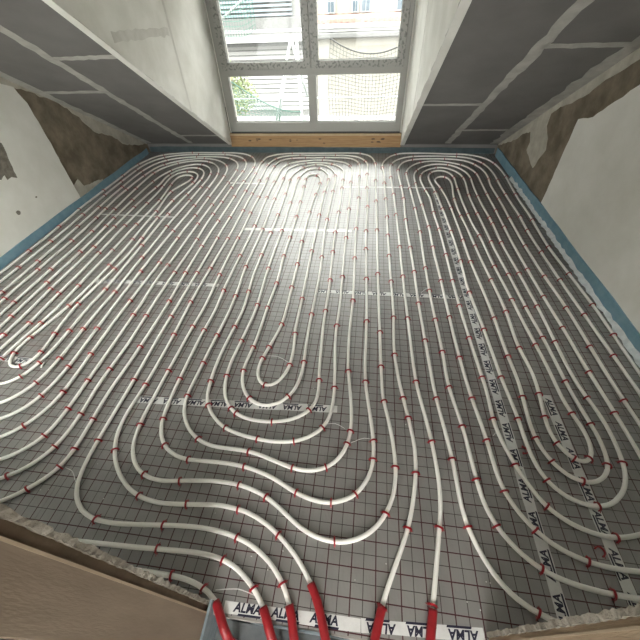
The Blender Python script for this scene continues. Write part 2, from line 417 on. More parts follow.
# hall behind the camera, with an unseen opening added to let sky light in
hall = box('wall_hall', -1.05, -.95, -2.0, -.17, -.2, 2.6, 'plaster'); struct(hall, 'wall of the landing outside the doorway')
box('masonry', .95, 1.05, -2.0, -.17, -.2, 2.6, 'plaster', hall)
box('masonry', -1.05, 1.05, -2.1, -2.0, -.2, .6, 'plaster', hall); box('masonry', -1.05, 1.05, -2.1, -2.0, 2.2, 2.6, 'plaster', hall)
for s in (-1, 1): box('masonry', min(s * .6, s * 1.05), max(s * .6, s * 1.05), -2.1, -2.0, .6, 2.2, 'plaster', hall)
struct(box('ceiling_hall', -1.05, 1.05, -2.1, -.17, 2.6, 2.7, 'plaster'), 'white ceiling of the landing')

# ------------------------------------------------------------------ window
W0, W1 = -2.066, .405
win = empty('window_1', (-.83, YB, .29)); struct(win, 'four-light plastic window in the dormer, film still on the upper sashes')
FY0, FY1 = YB - .012, YB + .07
def fr(n, x0, x1, z0, z1, mat='upvc', dy=0.0, par=win, bev=.004): return box(n, x0, x1, FY0 - dy, FY1, z0, z1, mat, par, bev)
fr('frame', W0, -1.955, .29, 2.30); fr('frame', .325, W1, .29, 2.30)
fr('frame', -1.957, .327, .29, .41); fr('frame', -1.957, .327, 2.22, 2.30)
fr('transom', -1.957, .327, .955, 1.06); fr('mullion', -.872, -.762, .408, .957); fr('mullion', -.858, -.778, 1.05, 2.23)
box('shadow_gap', W0, W1, YB - .004, YB + .06, .268, .29, 'gap_shade', win)  # near-black box paints the shade in the recessed gap
for (x0, x1) in ((-2.008, -.826), (-.812, .352)):
    s = fr('sash', x0, x0 + .088, 1.026, 2.235, 'printed_film', .016)
    fr('sash_rail', x1 - .088, x1, 1.026, 2.235, 'printed_film', .016, s)
    fr('sash_rail', x0 + .087, x1 - .087, 1.026, 1.104, 'printed_film', .015, s)
    fr('sash_rail', x0 + .087, x1 - .087, 2.16, 2.235, 'printed_film', .015, s)
    box('pane', x0 + .086, x1 - .086, YB + .03, YB + .036, 1.10, 2.165, 'glass', s)
    box('bead', x0 + .086, x1 - .086, YB + .028, YB + .04, 1.10, 1.112, 'upvc', s)
for (x0, x1) in ((-1.957, -.87), (-.764, .327)):
    box('pane', x0, x1, YB + .03, YB + .036, .408, .957, 'glass', win)
    box('bead', x0, x1, YB + .020, YB + .028, .408, .420, 'upvc', win)
sill = box('trim_3', W0 - .03, W1 + .03, YB - .028, YB + .06, .088, .268, 'wood_sill', None, .003); struct(sill, 'orange brown timber beam under the window')
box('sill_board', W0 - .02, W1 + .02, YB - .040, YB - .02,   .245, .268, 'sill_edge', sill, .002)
for k in range(16):
    x = random.choice([-1.72, -1.6, -1.45, -1.1, -.7, .1]) + random.uniform(-.08, .08); z = random.uniform(.13, .2); a = random.uniform(.008, .02)
    prism('knot', [(x + a * 1.6 * math.cos(t), YB - .0282, z + a * .6 * math.sin(t)) for t in [i * math.pi / 4 for i in range(8)]], (0, -.0004, 0), 'wood_dark', sill)

# ------------------------------------------------------------------ blue edge insulation strips
def edge_strip(name, pts, h, th, inward, mat, label, flap=None):
    V = []; n = len(pts)
    for (x, y) in pts:
        hh = h + random.uniform(-.006, .006); ix, iy = inward
        V += [(x, y, 0.0005), (x + ix * th, y + iy * th, 0.0005), (x + ix * th, y + iy * th, hh), (x, y, hh)]
    F = [(4*k - 4 + i, 4*k - 4 + (i + 1) % 4, 4*k + (i + 1) % 4, 4*k + i) for k in range(1, n) for i in range(4)] + [(0, 1, 2, 3), (4*n - 1, 4*n - 2, 4*n - 3, 4*n - 4)]
    o = raw(name, V, F, mat); tag(o, label, 'insulation strip', 'edge insulation strips'); return o
ys = [.2 + k * .2 for k in range(26)]
sl = edge_strip('edge_strip', [(xl(y) + .0145, y) for y in ys if y < 3.42] + [(xl(y) + .0145, y) for y in ys if y >= 3.42], .082, .009, (1, 0), 'strip_blue', 'blue foam edge strip along the foot of the left wall')
sr = edge_strip('edge_strip', [(XR - .0145, y) for y in ys], .112, .009, (-1, 0), 'strip_blue', 'blue foam edge strip along the foot of the right wall')
sb = edge_strip('edge_strip', [(xl(YB) + .026 + k * (XR - xl(YB) - .052) / 20, YB - .001) for k in range(21)],   .078, .009, (0, -1), 'strip_shaded', 'blue foam edge strip under the window beam, shade put into its colour')  # blue strip coloured darker to imitate the shade below the window
# torn film flap at the foot of the right strip
V, F = [], []
n = 70
for k in range(n + 1):
    y = 1.2 + k * 3.2 / n; r = random.uniform
    o1 = .012 + r(0, .022); V += [(XR - .0245, y, .03 + r(-.012, .012)), (XR - .026 - o1 * .4, y, .016 + r(0, .008)), (XR - .028 - o1, y, .003 + r(0, .004))]
    if k:
        F += [(3*k - 3, 3*k - 2, 3*k + 1, 3*k), (3*k - 2, 3*k - 1, 3*k + 2, 3*k + 1)]
raw('film_flap', V, F, 'foil_flap', sr)['label'] = 'torn clear film along the lower edge'
st = edge_strip('edge_strip', [(-.44 + k * .98 / 12, .062) for k in range(13)], .0, .006, (0, -1), 'strip_grey', 'grey edge strip hanging down across the doorway threshold')
for v in st.data.vertices:
    v.co.z = -.118 if v.co.z < .0004 or v.index % 4 in (0, 1) else -.001
sj = prism('edge_strip', [(JL + .001, -.06, -.118), (JL + .001, .10, -.118), (JL + .001, .10, .055), (JL + .001, -.06, .035)], (.009, 0, 0), 'strip_grey')
tag(sj, 'grey edge strip upright at the foot of the left door jamb', 'insulation strip', 'edge insulation strips')

# ------------------------------------------------------------------ heating pipes
PIPES = {
    'left': [(-.422,-.003),(-.436,.029),(-.456,.063),(-.487,.097),(-.507,.110),(-.528,.122),(-.574,.138),(-.622,.148),(-.672,.153),(-.847,.153),(-1.197,.138),(-1.822,.128),(-2.422,.110),(-2.647,.111),(-2.797,.120),(-2.871,.130),(-2.944,.145),(-3.016,.167),(-3.061,.187),(-3.101,.215),(-3.119,.231),(-3.150,.269),(-3.173,.312),(-3.190,.359),(-3.208,.431),(-3.224,.530),(-3.230,.605),(-3.232,.730),(-3.228,.955),(-3.225,1.755),(-3.226,1.955),(-3.232,2.155),(-3.246,2.455),(-3.266,2.754),(-3.282,2.929),(-3.316,3.227),(-3.328,3.376),(-3.356,4.201),(-3.373,4.501),(-3.372,4.626),(-3.364,4.700),(-3.356,4.750),(-3.339,4.823),(-3.325,4.871),(-3.300,4.941),(-3.280,4.987),(-3.255,5.030),(-3.225,5.068),(-3.207,5.086),(-3.169,5.116),(-3.125,5.140),(-3.080,5.160),(-3.033,5.177),(-2.961,5.197),(-2.912,5.208),(-2.838,5.220),(-2.738,5.228),(-2.588,5.234),(-2.288,5.231),(-2.113,5.233),(-2.064,5.231),(-2.014,5.225),(-1.942,5.208),(-1.872,5.180),(-1.830,5.155),(-1.791,5.125),(-1.756,5.090),(-1.725,5.051),(-1.685,4.988),(-1.652,4.920),(-1.627,4.850),(-1.609,4.777),(-1.598,4.703),(-1.588,4.604),(-1.583,4.529),(-1.582,4.404),(-1.586,4.004),(-1.572,3.729),(-1.566,3.554),(-1.555,2.879),(-1.545,2.604),(-1.529,2.279),(-1.496,1.805),(-1.490,1.680),(-1.482,1.205),(-1.486,.955),(-1.468,.706),(-1.465,.631),(-1.466,.582),(-1.474,.533),(-1.491,.488),(-1.517,.447),(-1.550,.410),(-1.605,.360),(-1.646,.332),(-1.690,.309),(-1.736,.292),(-1.785,.281),(-1.834,.275),(-1.884,.273),(-1.959,.276),(-2.008,.281),(-2.082,.295),(-2.154,.314),(-2.225,.338),(-2.271,.357),(-2.339,.390),(-2.403,.428),(-2.445,.456),(-2.485,.485),(-2.543,.533),(-2.596,.585),(-2.647,.641),(-2.678,.680),(-2.722,.741),(-2.762,.804),(-2.798,.870),(-2.830,.938),(-2.858,1.007),(-2.884,1.078),(-2.906,1.149),(-2.924,1.222),(-2.945,1.320),(-2.960,1.419),(-2.967,1.493),(-2.985,1.793),(-3.052,2.766),(-3.069,2.965),(-3.120,3.488),(-3.154,3.962),(-3.167,4.187),(-3.170,4.362),(-3.167,4.437),(-3.161,4.511),(-3.142,4.635),(-3.124,4.708),(-3.107,4.754),(-3.071,4.819),(-3.041,4.858),(-3.006,4.893),(-2.946,4.938),(-2.882,4.976),(-2.836,4.996),(-2.765,5.019),(-2.692,5.034),(-2.593,5.047),(-2.493,5.056),(-2.393,5.058),(-2.268,5.053),(-2.194,5.043),(-2.146,5.031),(-2.078,5.002),(-2.015,4.962),(-1.960,4.912),(-1.913,4.854),(-1.874,4.790),(-1.844,4.722),(-1.823,4.650),(-1.807,4.552),(-1.792,4.377),(-1.785,4.227),(-1.753,2.927),(-1.735,2.402),(-1.735,2.102),(-1.705,1.703),(-1.668,.904),(-1.667,.779),(-1.674,.705),(-1.687,.658),(-1.696,.635),(-1.723,.594),(-1.756,.558),(-1.795,.528),(-1.838,.504),(-1.861,.495),(-1.909,.482),(-1.958,.476),(-2.007,.475),(-2.057,.478),(-2.106,.486),(-2.155,.497),(-2.203,.511),(-2.249,.529),(-2.317,.561),(-2.360,.586),(-2.401,.615),(-2.440,.646),(-2.477,.679),(-2.511,.715),(-2.544,.753),(-2.601,.835),(-2.648,.923),(-2.668,.969),(-2.694,1.039),(-2.728,1.159),(-2.749,1.282),(-2.759,1.382),(-2.775,1.656),(-2.808,2.431),(-2.818,2.606),(-2.843,2.880),(-2.913,3.552),(-2.952,4.025),(-2.960,4.225),(-2.959,4.325),(-2.954,4.400),(-2.943,4.474),(-2.931,4.522),(-2.914,4.569),(-2.894,4.614),(-2.869,4.658),(-2.841,4.698),(-2.808,4.736),(-2.753,4.786),(-2.712,4.815),(-2.669,4.838),(-2.623,4.856),(-2.575,4.869),(-2.501,4.878),(-2.451,4.878),(-2.402,4.872),(-2.355,4.858),(-2.333,4.848),(-2.290,4.824),(-2.249,4.794),(-2.212,4.762),(-2.177,4.726),(-2.146,4.687),(-2.105,4.625),(-2.073,4.557),(-2.049,4.486),(-2.027,4.389),(-2.008,4.266),(-1.998,4.141),(-1.970,3.466),(-1.955,2.516),(-1.904,1.542),(-1.877,1.193),(-1.875,1.093),(-1.878,1.018),(-1.887,.944),(-1.904,.871),(-1.923,.826),(-1.936,.805),(-1.967,.768),(-2.004,.737),(-2.025,.725),(-2.071,.708),(-2.119,.702),(-2.143,.703),(-2.192,.710),(-2.263,.732),(-2.328,.767),(-2.386,.813),(-2.436,.869),(-2.477,.931),(-2.508,.999),(-2.531,1.070),(-2.543,1.119),(-2.551,1.168),(-2.559,1.267),(-2.571,1.592),(-2.591,1.892),(-2.608,2.317),(-2.643,2.816),(-2.680,3.440),(-2.690,3.715),(-2.686,4.015),(-2.692,4.089),(-2.706,4.214),(-2.707,4.263),(-2.701,4.338),(-2.685,4.410),(-2.668,4.457),(-2.657,4.479),(-2.631,4.521),(-2.598,4.556),(-2.579,4.572),(-2.536,4.595),(-2.490,4.609),(-2.466,4.610),(-2.443,4.609),(-2.396,4.597),(-2.354,4.574),(-2.316,4.543),(-2.299,4.525),(-2.269,4.486),(-2.245,4.443),(-2.220,4.373),(-2.204,4.300),(-2.193,4.226),(-2.186,4.126),(-2.183,3.901),(-2.189,3.451),(-2.185,3.101),(-2.180,3.001),(-2.162,2.751),(-2.113,1.978),(-2.110,1.878),(-2.110,1.653),(-2.093,1.403),(-2.089,1.253),(-2.095,1.154),(-2.103,1.105),(-2.116,1.057),(-2.137,1.013),(-2.151,.994),(-2.167,.977),(-2.186,.964),(-2.207,.953),(-2.229,.947),(-2.252,.944),(-2.275,.946),(-2.297,.953),(-2.317,.963),(-2.336,.977),(-2.352,.994),(-2.365,1.014),(-2.376,1.035),(-2.384,1.058),(-2.393,1.106),(-2.393,1.180),(-2.363,1.604),(-2.365,1.754),(-2.390,2.128),(-2.400,2.453),(-2.426,2.878),(-2.441,3.328),(-2.450,3.503),(-2.459,3.602),(-2.469,3.677),(-2.529,4.047),(-2.539,4.146),(-2.540,4.221),(-2.532,4.268),(-2.523,4.288),(-2.511,4.306),(-2.495,4.321),(-2.475,4.331),(-2.454,4.337),(-2.432,4.338),(-2.410,4.334),(-2.389,4.326),(-2.371,4.314),(-2.356,4.297),(-2.345,4.278),(-2.336,4.256),(-2.332,4.233),(-2.330,4.184),(-2.342,4.111),(-2.395,3.944),(-2.413,3.872),(-2.420,3.823),(-2.422,3.748),(-2.417,3.673),(-2.408,3.599),(-2.368,3.378),(-2.357,3.278),(-2.330,2.904),(-2.294,2.556),(-2.285,2.406),(-2.278,2.206),(-2.273,1.931),(-2.279,1.756),(-2.294,1.607),(-2.338,1.335),(-2.343,1.286),(-2.345,1.236),(-2.340,1.188),(-2.324,1.142),(-2.312,1.122),(-2.298,1.105),(-2.280,1.091),(-2.261,1.083),(-2.241,1.080),(-2.221,1.082),(-2.203,1.091),(-2.187,1.105),(-2.175,1.124),(-2.166,1.145),(-2.160,1.168),(-2.156,1.216),(-2.164,1.290),(-2.189,1.413),(-2.201,1.487),(-2.214,1.586),(-2.220,1.661),(-2.220,1.785),(-2.199,2.235),(-2.200,2.410),(-2.217,2.635),(-2.253,2.958),(-2.283,3.357),(-2.291,3.507),(-2.292,3.606),(-2.289,3.681),(-2.256,4.005),(-2.252,4.080),(-2.252,4.130),(-2.257,4.204),(-2.270,4.278),(-2.285,4.324),(-2.296,4.347),(-2.322,4.387),(-2.357,4.421),(-2.377,4.435),(-2.420,4.455),(-2.444,4.460),(-2.467,4.462),(-2.491,4.460),(-2.514,4.455),(-2.536,4.447),(-2.556,4.435),(-2.575,4.420),(-2.591,4.403),(-2.604,4.383),(-2.615,4.361),(-2.628,4.315),(-2.633,4.266),(-2.634,4.216),(-2.624,4.066),(-2.597,3.868),(-2.586,3.744),(-2.540,2.870),(-2.489,2.146),(-2.474,1.721),(-2.461,1.497),(-2.461,1.422),(-2.468,1.222),(-2.462,1.122),(-2.447,1.049),(-2.432,1.002),(-2.411,.957),(-2.398,.936),(-2.368,.897),(-2.333,.863),(-2.292,.835),(-2.247,.815),(-2.200,.805),(-2.176,.804),(-2.153,.807),(-2.131,.813),(-2.109,.823),(-2.090,.836),(-2.072,.853),(-2.042,.891),(-2.018,.934),(-2.001,.980),(-1.991,1.028),(-1.985,1.103),(-1.987,1.253),(-2.007,1.627),(-2.009,1.877),(-2.030,2.177),(-2.051,2.727),(-2.070,2.951),(-2.076,3.051),(-2.084,3.651),(-2.097,4.126),(-2.106,4.251),(-2.121,4.349),(-2.139,4.422),(-2.163,4.493),(-2.197,4.559),(-2.239,4.621),(-2.290,4.674),(-2.330,4.703),(-2.352,4.715),(-2.397,4.732),(-2.421,4.736),(-2.469,4.737),(-2.493,4.733),(-2.540,4.719),(-2.584,4.697),(-2.605,4.683),(-2.642,4.652),(-2.675,4.614),(-2.703,4.573),(-2.727,4.530),(-2.758,4.462),(-2.775,4.415),(-2.800,4.318),(-2.808,4.269),(-2.815,4.194),(-2.819,4.094),(-2.818,3.969),(-2.800,3.544),(-2.772,3.170),(-2.709,2.448),(-2.673,1.673),(-2.643,1.274),(-2.635,1.200),(-2.616,1.102),(-2.587,1.006),(-2.547,.915),(-2.523,.871),(-2.495,.830),(-2.465,.790),(-2.431,.754),(-2.375,.704),(-2.335,.675),(-2.292,.650),(-2.224,.619),(-2.177,.604),(-2.128,.593),(-2.054,.588),(-2.005,.593),(-1.982,.599),(-1.937,.618),(-1.917,.631),(-1.880,.664),(-1.864,.682),(-1.835,.722),(-1.822,.743),(-1.802,.788),(-1.788,.836),(-1.780,.885),(-1.776,.934),(-1.776,1.009),(-1.793,1.259),(-1.811,1.584),(-1.829,2.259),(-1.857,2.833),(-1.859,2.958),(-1.857,3.183),(-1.860,3.308),(-1.880,3.683),(-1.897,4.133),(-1.905,4.258),(-1.920,4.407),(-1.935,4.506),(-1.954,4.578),(-1.981,4.647),(-2.017,4.713),(-2.060,4.774),(-2.110,4.829),(-2.167,4.877),(-2.230,4.918),(-2.298,4.950),(-2.345,4.965),(-2.418,4.978),(-2.468,4.980),(-2.517,4.977),(-2.590,4.962),(-2.638,4.946),(-2.706,4.917),(-2.772,4.881),(-2.833,4.838),(-2.891,4.790),(-2.942,4.736),(-2.972,4.696),(-2.996,4.653),(-3.015,4.608),(-3.033,4.535),(-3.040,4.486),(-3.049,4.386),(-3.057,4.212),(-3.056,4.011),(-3.047,3.762),(-3.039,3.637),(-3.028,3.512),(-2.971,3.040),(-2.949,2.816),(-2.931,2.517),(-2.902,1.817),(-2.884,1.618),(-2.872,1.418),(-2.864,1.344),(-2.852,1.270),(-2.836,1.196),(-2.818,1.124),(-2.795,1.052),(-2.769,.982),(-2.738,.914),(-2.703,.847),(-2.678,.804),(-2.635,.743),(-2.589,.684),(-2.537,.629),(-2.501,.596),(-2.443,.548),(-2.402,.520),(-2.359,.494),(-2.293,.459),(-2.224,.430),(-2.152,.407),(-2.079,.391),(-2.030,.383),(-1.955,.378),(-1.906,.379),(-1.832,.390),(-1.785,.404),(-1.740,.425),(-1.678,.466),(-1.643,.500),(-1.613,.540),(-1.591,.583),(-1.576,.630),(-1.568,.679),(-1.565,.729),(-1.567,.829),(-1.580,.953),(-1.584,1.028),(-1.585,1.128),(-1.583,1.303),(-1.585,1.403),(-1.613,1.877),(-1.637,2.577),(-1.659,2.952),(-1.666,3.127),(-1.698,4.302),(-1.699,4.552),(-1.708,4.651),(-1.729,4.749),(-1.752,4.820),(-1.782,4.888),(-1.821,4.952),(-1.851,4.992),(-1.885,5.028),(-1.923,5.059),(-1.965,5.087),(-2.032,5.119),(-2.103,5.140),(-2.152,5.148),(-2.202,5.150),(-2.527,5.150),(-2.677,5.143),(-2.776,5.134),(-2.826,5.126),(-2.874,5.115),(-2.922,5.100),(-2.968,5.081),(-3.012,5.059),(-3.055,5.033),(-3.095,5.004),(-3.132,4.970),(-3.178,4.913),(-3.204,4.870),(-3.224,4.825),(-3.241,4.778),(-3.254,4.730),(-3.263,4.681),(-3.271,4.606),(-3.273,4.506),(-3.269,4.231),(-3.257,3.931),(-3.231,3.557),(-3.172,2.985),(-3.159,2.835),(-3.128,2.136),(-3.122,1.936),(-3.120,1.736),(-3.122,1.035),(-3.126,.785),(-3.124,.685),(-3.116,.586),(-3.104,.512),(-3.087,.439),(-3.061,.369),(-3.036,.327),(-3.003,.291),(-2.964,.263),(-2.919,.241),(-2.872,.225),(-2.800,.207),(-2.726,.195),(-2.651,.188),(-2.501,.186),(-2.126,.199),(-1.476,.210),(-.926,.228),(-.651,.242),(-.577,.241),(-.527,.236),(-.479,.225),(-.433,.208),(-.390,.184),(-.349,.155),(-.313,.122),(-.297,.104),(-.271,.067),(-.245,.019)],
    'middle': [(-.046,.044),(-.066,.096),(-.085,.137),(-.110,.179),(-.140,.218),(-.173,.255),(-.229,.305),(-.290,.348),(-.333,.373),(-.378,.394),(-.425,.411),(-.473,.423),(-.523,.429),(-.572,.432),(-.622,.431),(-.796,.414),(-.871,.410),(-.945,.416),(-.993,.427),(-1.017,.435),(-1.062,.455),(-1.104,.481),(-1.144,.511),(-1.180,.545),(-1.212,.582),(-1.240,.624),(-1.262,.668),(-1.279,.714),(-1.289,.763),(-1.294,.812),(-1.294,.887),(-1.286,1.062),(-1.288,1.212),(-1.297,1.462),(-1.318,1.836),(-1.340,2.886),(-1.377,3.836),(-1.392,4.311),(-1.406,4.586),(-1.408,4.685),(-1.402,4.785),(-1.390,4.859),(-1.371,4.931),(-1.352,4.977),(-1.341,4.999),(-1.312,5.038),(-1.295,5.056),(-1.256,5.085),(-1.235,5.097),(-1.189,5.116),(-1.117,5.134),(-1.043,5.143),(-.893,5.149),(-.518,5.155),(-.393,5.151),(-.344,5.145),(-.294,5.136),(-.247,5.123),(-.201,5.104),(-.160,5.078),(-.141,5.062),(-.108,5.026),(-.080,4.985),(-.058,4.941),(-.040,4.894),(-.028,4.846),(-.019,4.797),(-.014,4.747),(-.010,4.673),(-.014,4.448),(-.012,4.298),(.017,3.448),(.014,3.098),(.016,2.923),(.054,1.823),(.058,1.323),(.063,1.223),(.070,1.149),(.108,.901),(.116,.827),(.119,.777),(.116,.728),(.108,.679),(.092,.633),(.080,.611),(.052,.572),(.016,.540),(-.005,.528),(-.050,.511),(-.098,.503),(-.123,.503),(-.172,.509),(-.243,.529),(-.358,.577),(-.405,.593),(-.478,.611),(-.527,.619),(-.627,.626),(-.826,.622),(-.875,.628),(-.899,.634),(-.944,.653),(-.965,.665),(-1.002,.697),(-1.031,.735),(-1.043,.757),(-1.061,.803),(-1.071,.851),(-1.078,.900),(-1.089,1.075),(-1.097,1.450),(-1.090,1.725),(-1.106,1.974),(-1.112,2.099),(-1.129,2.949),(-1.166,3.598),(-1.177,3.923),(-1.180,4.173),(-1.180,4.448),(-1.180,4.523),(-1.174,4.598),(-1.161,4.671),(-1.145,4.718),(-1.135,4.741),(-1.109,4.782),(-1.094,4.801),(-1.059,4.836),(-1.019,4.866),(-.976,4.889),(-.930,4.907),(-.857,4.926),(-.784,4.941),(-.710,4.950),(-.660,4.951),(-.586,4.944),(-.513,4.928),(-.441,4.906),(-.395,4.887),(-.352,4.863),(-.314,4.833),(-.284,4.795),(-.261,4.751),(-.243,4.705),(-.229,4.657),(-.219,4.608),(-.213,4.559),(-.208,4.484),(-.208,4.209),(-.179,3.209),(-.171,2.709),(-.151,1.934),(-.150,1.809),(-.153,1.609),(-.147,1.484),(-.119,1.135),(-.118,1.035),(-.125,.961),(-.138,.914),(-.148,.893),(-.176,.853),(-.213,.822),(-.233,.808),(-.278,.787),(-.325,.774),(-.399,.766),(-.473,.768),(-.573,.779),(-.645,.796),(-.692,.813),(-.735,.837),(-.755,.851),(-.793,.883),(-.825,.920),(-.851,.961),(-.870,1.007),(-.884,1.080),(-.896,1.204),(-.898,1.304),(-.895,1.404),(-.879,1.678),(-.878,1.778),(-.885,1.878),(-.909,2.127),(-.918,2.277),(-.944,3.402),(-.957,3.676),(-.990,4.176),(-.992,4.250),(-.992,4.325),(-.988,4.375),(-.980,4.424),(-.961,4.497),(-.935,4.567),(-.900,4.633),(-.872,4.673),(-.855,4.691),(-.818,4.724),(-.777,4.749),(-.754,4.759),(-.731,4.765),(-.708,4.768),(-.685,4.768),(-.662,4.763),(-.640,4.755),(-.619,4.744),(-.599,4.730),(-.563,4.697),(-.517,4.638),(-.481,4.573),(-.453,4.504),(-.432,4.432),(-.415,4.334),(-.409,4.259),(-.407,4.184),(-.406,3.909),(-.395,3.034),(-.389,2.884),(-.355,2.310),(-.348,1.659),(-.343,1.484),(-.334,1.310),(-.334,1.235),(-.338,1.185),(-.347,1.136),(-.362,1.090),(-.386,1.047),(-.417,1.011),(-.436,.997),(-.457,.986),(-.479,.978),(-.502,.974),(-.525,.974),(-.548,.978),(-.571,.986),(-.592,.997),(-.630,1.026),(-.660,1.064),(-.683,1.108),(-.698,1.155),(-.706,1.203),(-.707,1.278),(-.696,1.427),(-.693,1.502),(-.696,1.802),(-.692,2.027),(-.692,2.127),(-.715,2.527),(-.724,3.027),(-.744,3.526),(-.757,3.751),(-.789,4.175),(-.792,4.250),(-.788,4.324),(-.777,4.369),(-.766,4.388),(-.752,4.402),(-.735,4.411),(-.716,4.414),(-.696,4.411),(-.677,4.402),(-.660,4.388),(-.645,4.371),(-.632,4.351),(-.613,4.306),(-.601,4.258),(-.594,4.209),(-.591,4.159),(-.590,4.059),(-.600,3.809),(-.605,3.584),(-.605,3.309),(-.592,2.784),(-.566,2.360),(-.546,1.735),(-.548,1.660),(-.556,1.586),(-.569,1.512),(-.610,1.316),(-.615,1.267),(-.613,1.218),(-.601,1.172),(-.590,1.151),(-.577,1.134),(-.561,1.121),(-.543,1.113),(-.524,1.112),(-.505,1.117),(-.487,1.128),(-.471,1.143),(-.458,1.162),(-.438,1.206),(-.431,1.230),(-.421,1.278),(-.418,1.353),(-.422,1.427),(-.438,1.577),(-.442,1.652),(-.451,2.001),(-.471,2.601),(-.480,3.001),(-.497,3.476),(-.503,3.876),(-.495,4.201),(-.498,4.301),(-.509,4.375),(-.522,4.423),(-.541,4.469),(-.578,4.533),(-.623,4.591),(-.641,4.607),(-.659,4.620),(-.680,4.628),(-.701,4.630),(-.722,4.628),(-.744,4.621),(-.764,4.610),(-.783,4.595),(-.815,4.560),(-.839,4.517),(-.857,4.471),(-.875,4.399),(-.884,4.324),(-.888,4.250),(-.887,4.150),(-.882,4.000),(-.830,2.976),(-.812,2.326),(-.782,1.826),(-.781,1.726),(-.784,1.626),(-.806,1.277),(-.804,1.202),(-.800,1.153),(-.786,1.080),(-.770,1.033),(-.747,.989),(-.717,.950),(-.681,.919),(-.660,.906),(-.615,.888),(-.567,.878),(-.493,.874),(-.419,.881),(-.370,.892),(-.347,.900),(-.304,.922),(-.265,.952),(-.236,.990),(-.225,1.011),(-.218,1.034),(-.212,1.082),(-.213,1.131),(-.225,1.255),(-.234,1.380),(-.250,1.705),(-.253,2.080),(-.276,2.604),(-.285,2.879),(-.292,3.504),(-.311,4.204),(-.313,4.404),(-.319,4.479),(-.333,4.552),(-.358,4.622),(-.395,4.687),(-.443,4.743),(-.480,4.775),(-.501,4.789),(-.544,4.812),(-.615,4.836),(-.688,4.849),(-.738,4.850),(-.762,4.849),(-.835,4.834),(-.904,4.806),(-.946,4.780),(-.966,4.765),(-1.018,4.713),(-1.047,4.673),(-1.059,4.652),(-1.070,4.629),(-1.085,4.583),(-1.096,4.509),(-1.097,4.435),(-1.082,4.210),(-1.068,3.660),(-1.031,2.961),(-1.020,2.361),(-1.014,2.261),(-.991,2.012),(-.979,1.787),(-.978,1.662),(-.984,1.487),(-.992,1.037),(-.989,.988),(-.981,.939),(-.967,.892),(-.944,.848),(-.915,.809),(-.880,.774),(-.840,.746),(-.796,.724),(-.749,.710),(-.700,.703),(-.550,.699),(-.501,.694),(-.452,.684),(-.307,.646),(-.234,.636),(-.185,.639),(-.139,.652),(-.117,.663),(-.079,.691),(-.048,.729),(-.036,.750),(-.019,.796),(-.009,.844),(-.005,.918),(-.009,.993),(-.017,1.068),(-.047,1.290),(-.055,1.415),(-.058,1.590),(-.055,1.990),(-.084,2.965),(-.089,3.715),(-.109,4.240),(-.110,4.515),(-.113,4.615),(-.121,4.740),(-.127,4.789),(-.138,4.838),(-.154,4.885),(-.176,4.929),(-.203,4.970),(-.219,4.989),(-.256,5.020),(-.277,5.031),(-.322,5.046),(-.371,5.053),(-.421,5.056),(-.596,5.055),(-.796,5.046),(-.970,5.035),(-1.045,5.028),(-1.094,5.020),(-1.141,5.006),(-1.164,4.996),(-1.204,4.970),(-1.237,4.935),(-1.262,4.893),(-1.287,4.823),(-1.302,4.750),(-1.309,4.675),(-1.311,4.576),(-1.306,4.426),(-1.277,3.926),(-1.261,3.401),(-1.239,2.977),(-1.233,2.702),(-1.221,2.377),(-1.210,2.152),(-1.188,1.803),(-1.187,1.703),(-1.193,1.478),(-1.188,.878),(-1.181,.778),(-1.173,.729),(-1.161,.681),(-1.143,.636),(-1.130,.615),(-1.100,.577),(-1.062,.546),(-1.041,.534),(-.996,.516),(-.948,.508),(-.898,.507),(-.700,.531),(-.625,.535),(-.550,.533),(-.501,.527),(-.428,.510),(-.382,.493),(-.315,.458),(-.209,.394),(-.164,.374),(-.140,.366),(-.116,.360),(-.068,.354),(-.019,.355),(.006,.359),(.052,.374),(.095,.398),(.132,.429),(.163,.467),(.188,.510),(.207,.555),(.219,.603),(.227,.677),(.225,.752),(.218,.827),(.203,.926),(.170,1.097),(.161,1.222),(.134,2.272),(.122,3.072),(.103,3.922),(.098,4.222),(.097,4.622),(.087,4.822),(.078,4.896),(.065,4.970),(.053,5.018),(.037,5.066),(.016,5.110),(-.012,5.150),(-.047,5.185),(-.087,5.213),(-.131,5.234),(-.178,5.247),(-.252,5.254),(-.377,5.252),(-.702,5.239),(-1.052,5.231),(-1.177,5.221),(-1.275,5.204),(-1.346,5.182),(-1.390,5.159),(-1.410,5.146),(-1.447,5.114),(-1.477,5.075),(-1.490,5.054),(-1.508,5.009),(-1.518,4.961),(-1.525,4.886),(-1.526,4.811),(-1.524,4.736),(-1.499,4.362),(-1.480,3.887),(-1.467,3.613),(-1.449,2.863),(-1.420,2.163),(-1.394,1.388),(-1.376,1.013),(-1.368,.738),(-1.360,.589),(-1.350,.515),(-1.338,.467),(-1.330,.444),(-1.306,.402),(-1.291,.383),(-1.273,.366),(-1.234,.338),(-1.212,.328),(-1.165,.313),(-1.116,.306),(-1.041,.304),(-.967,.309),(-.743,.330),(-.618,.334),(-.543,.329),(-.494,.322),(-.445,.311),(-.398,.296),(-.353,.275),(-.310,.250),(-.271,.219),(-.237,.184),(-.222,.165),(-.197,.123),(-.178,.082),(-.161,.030)],
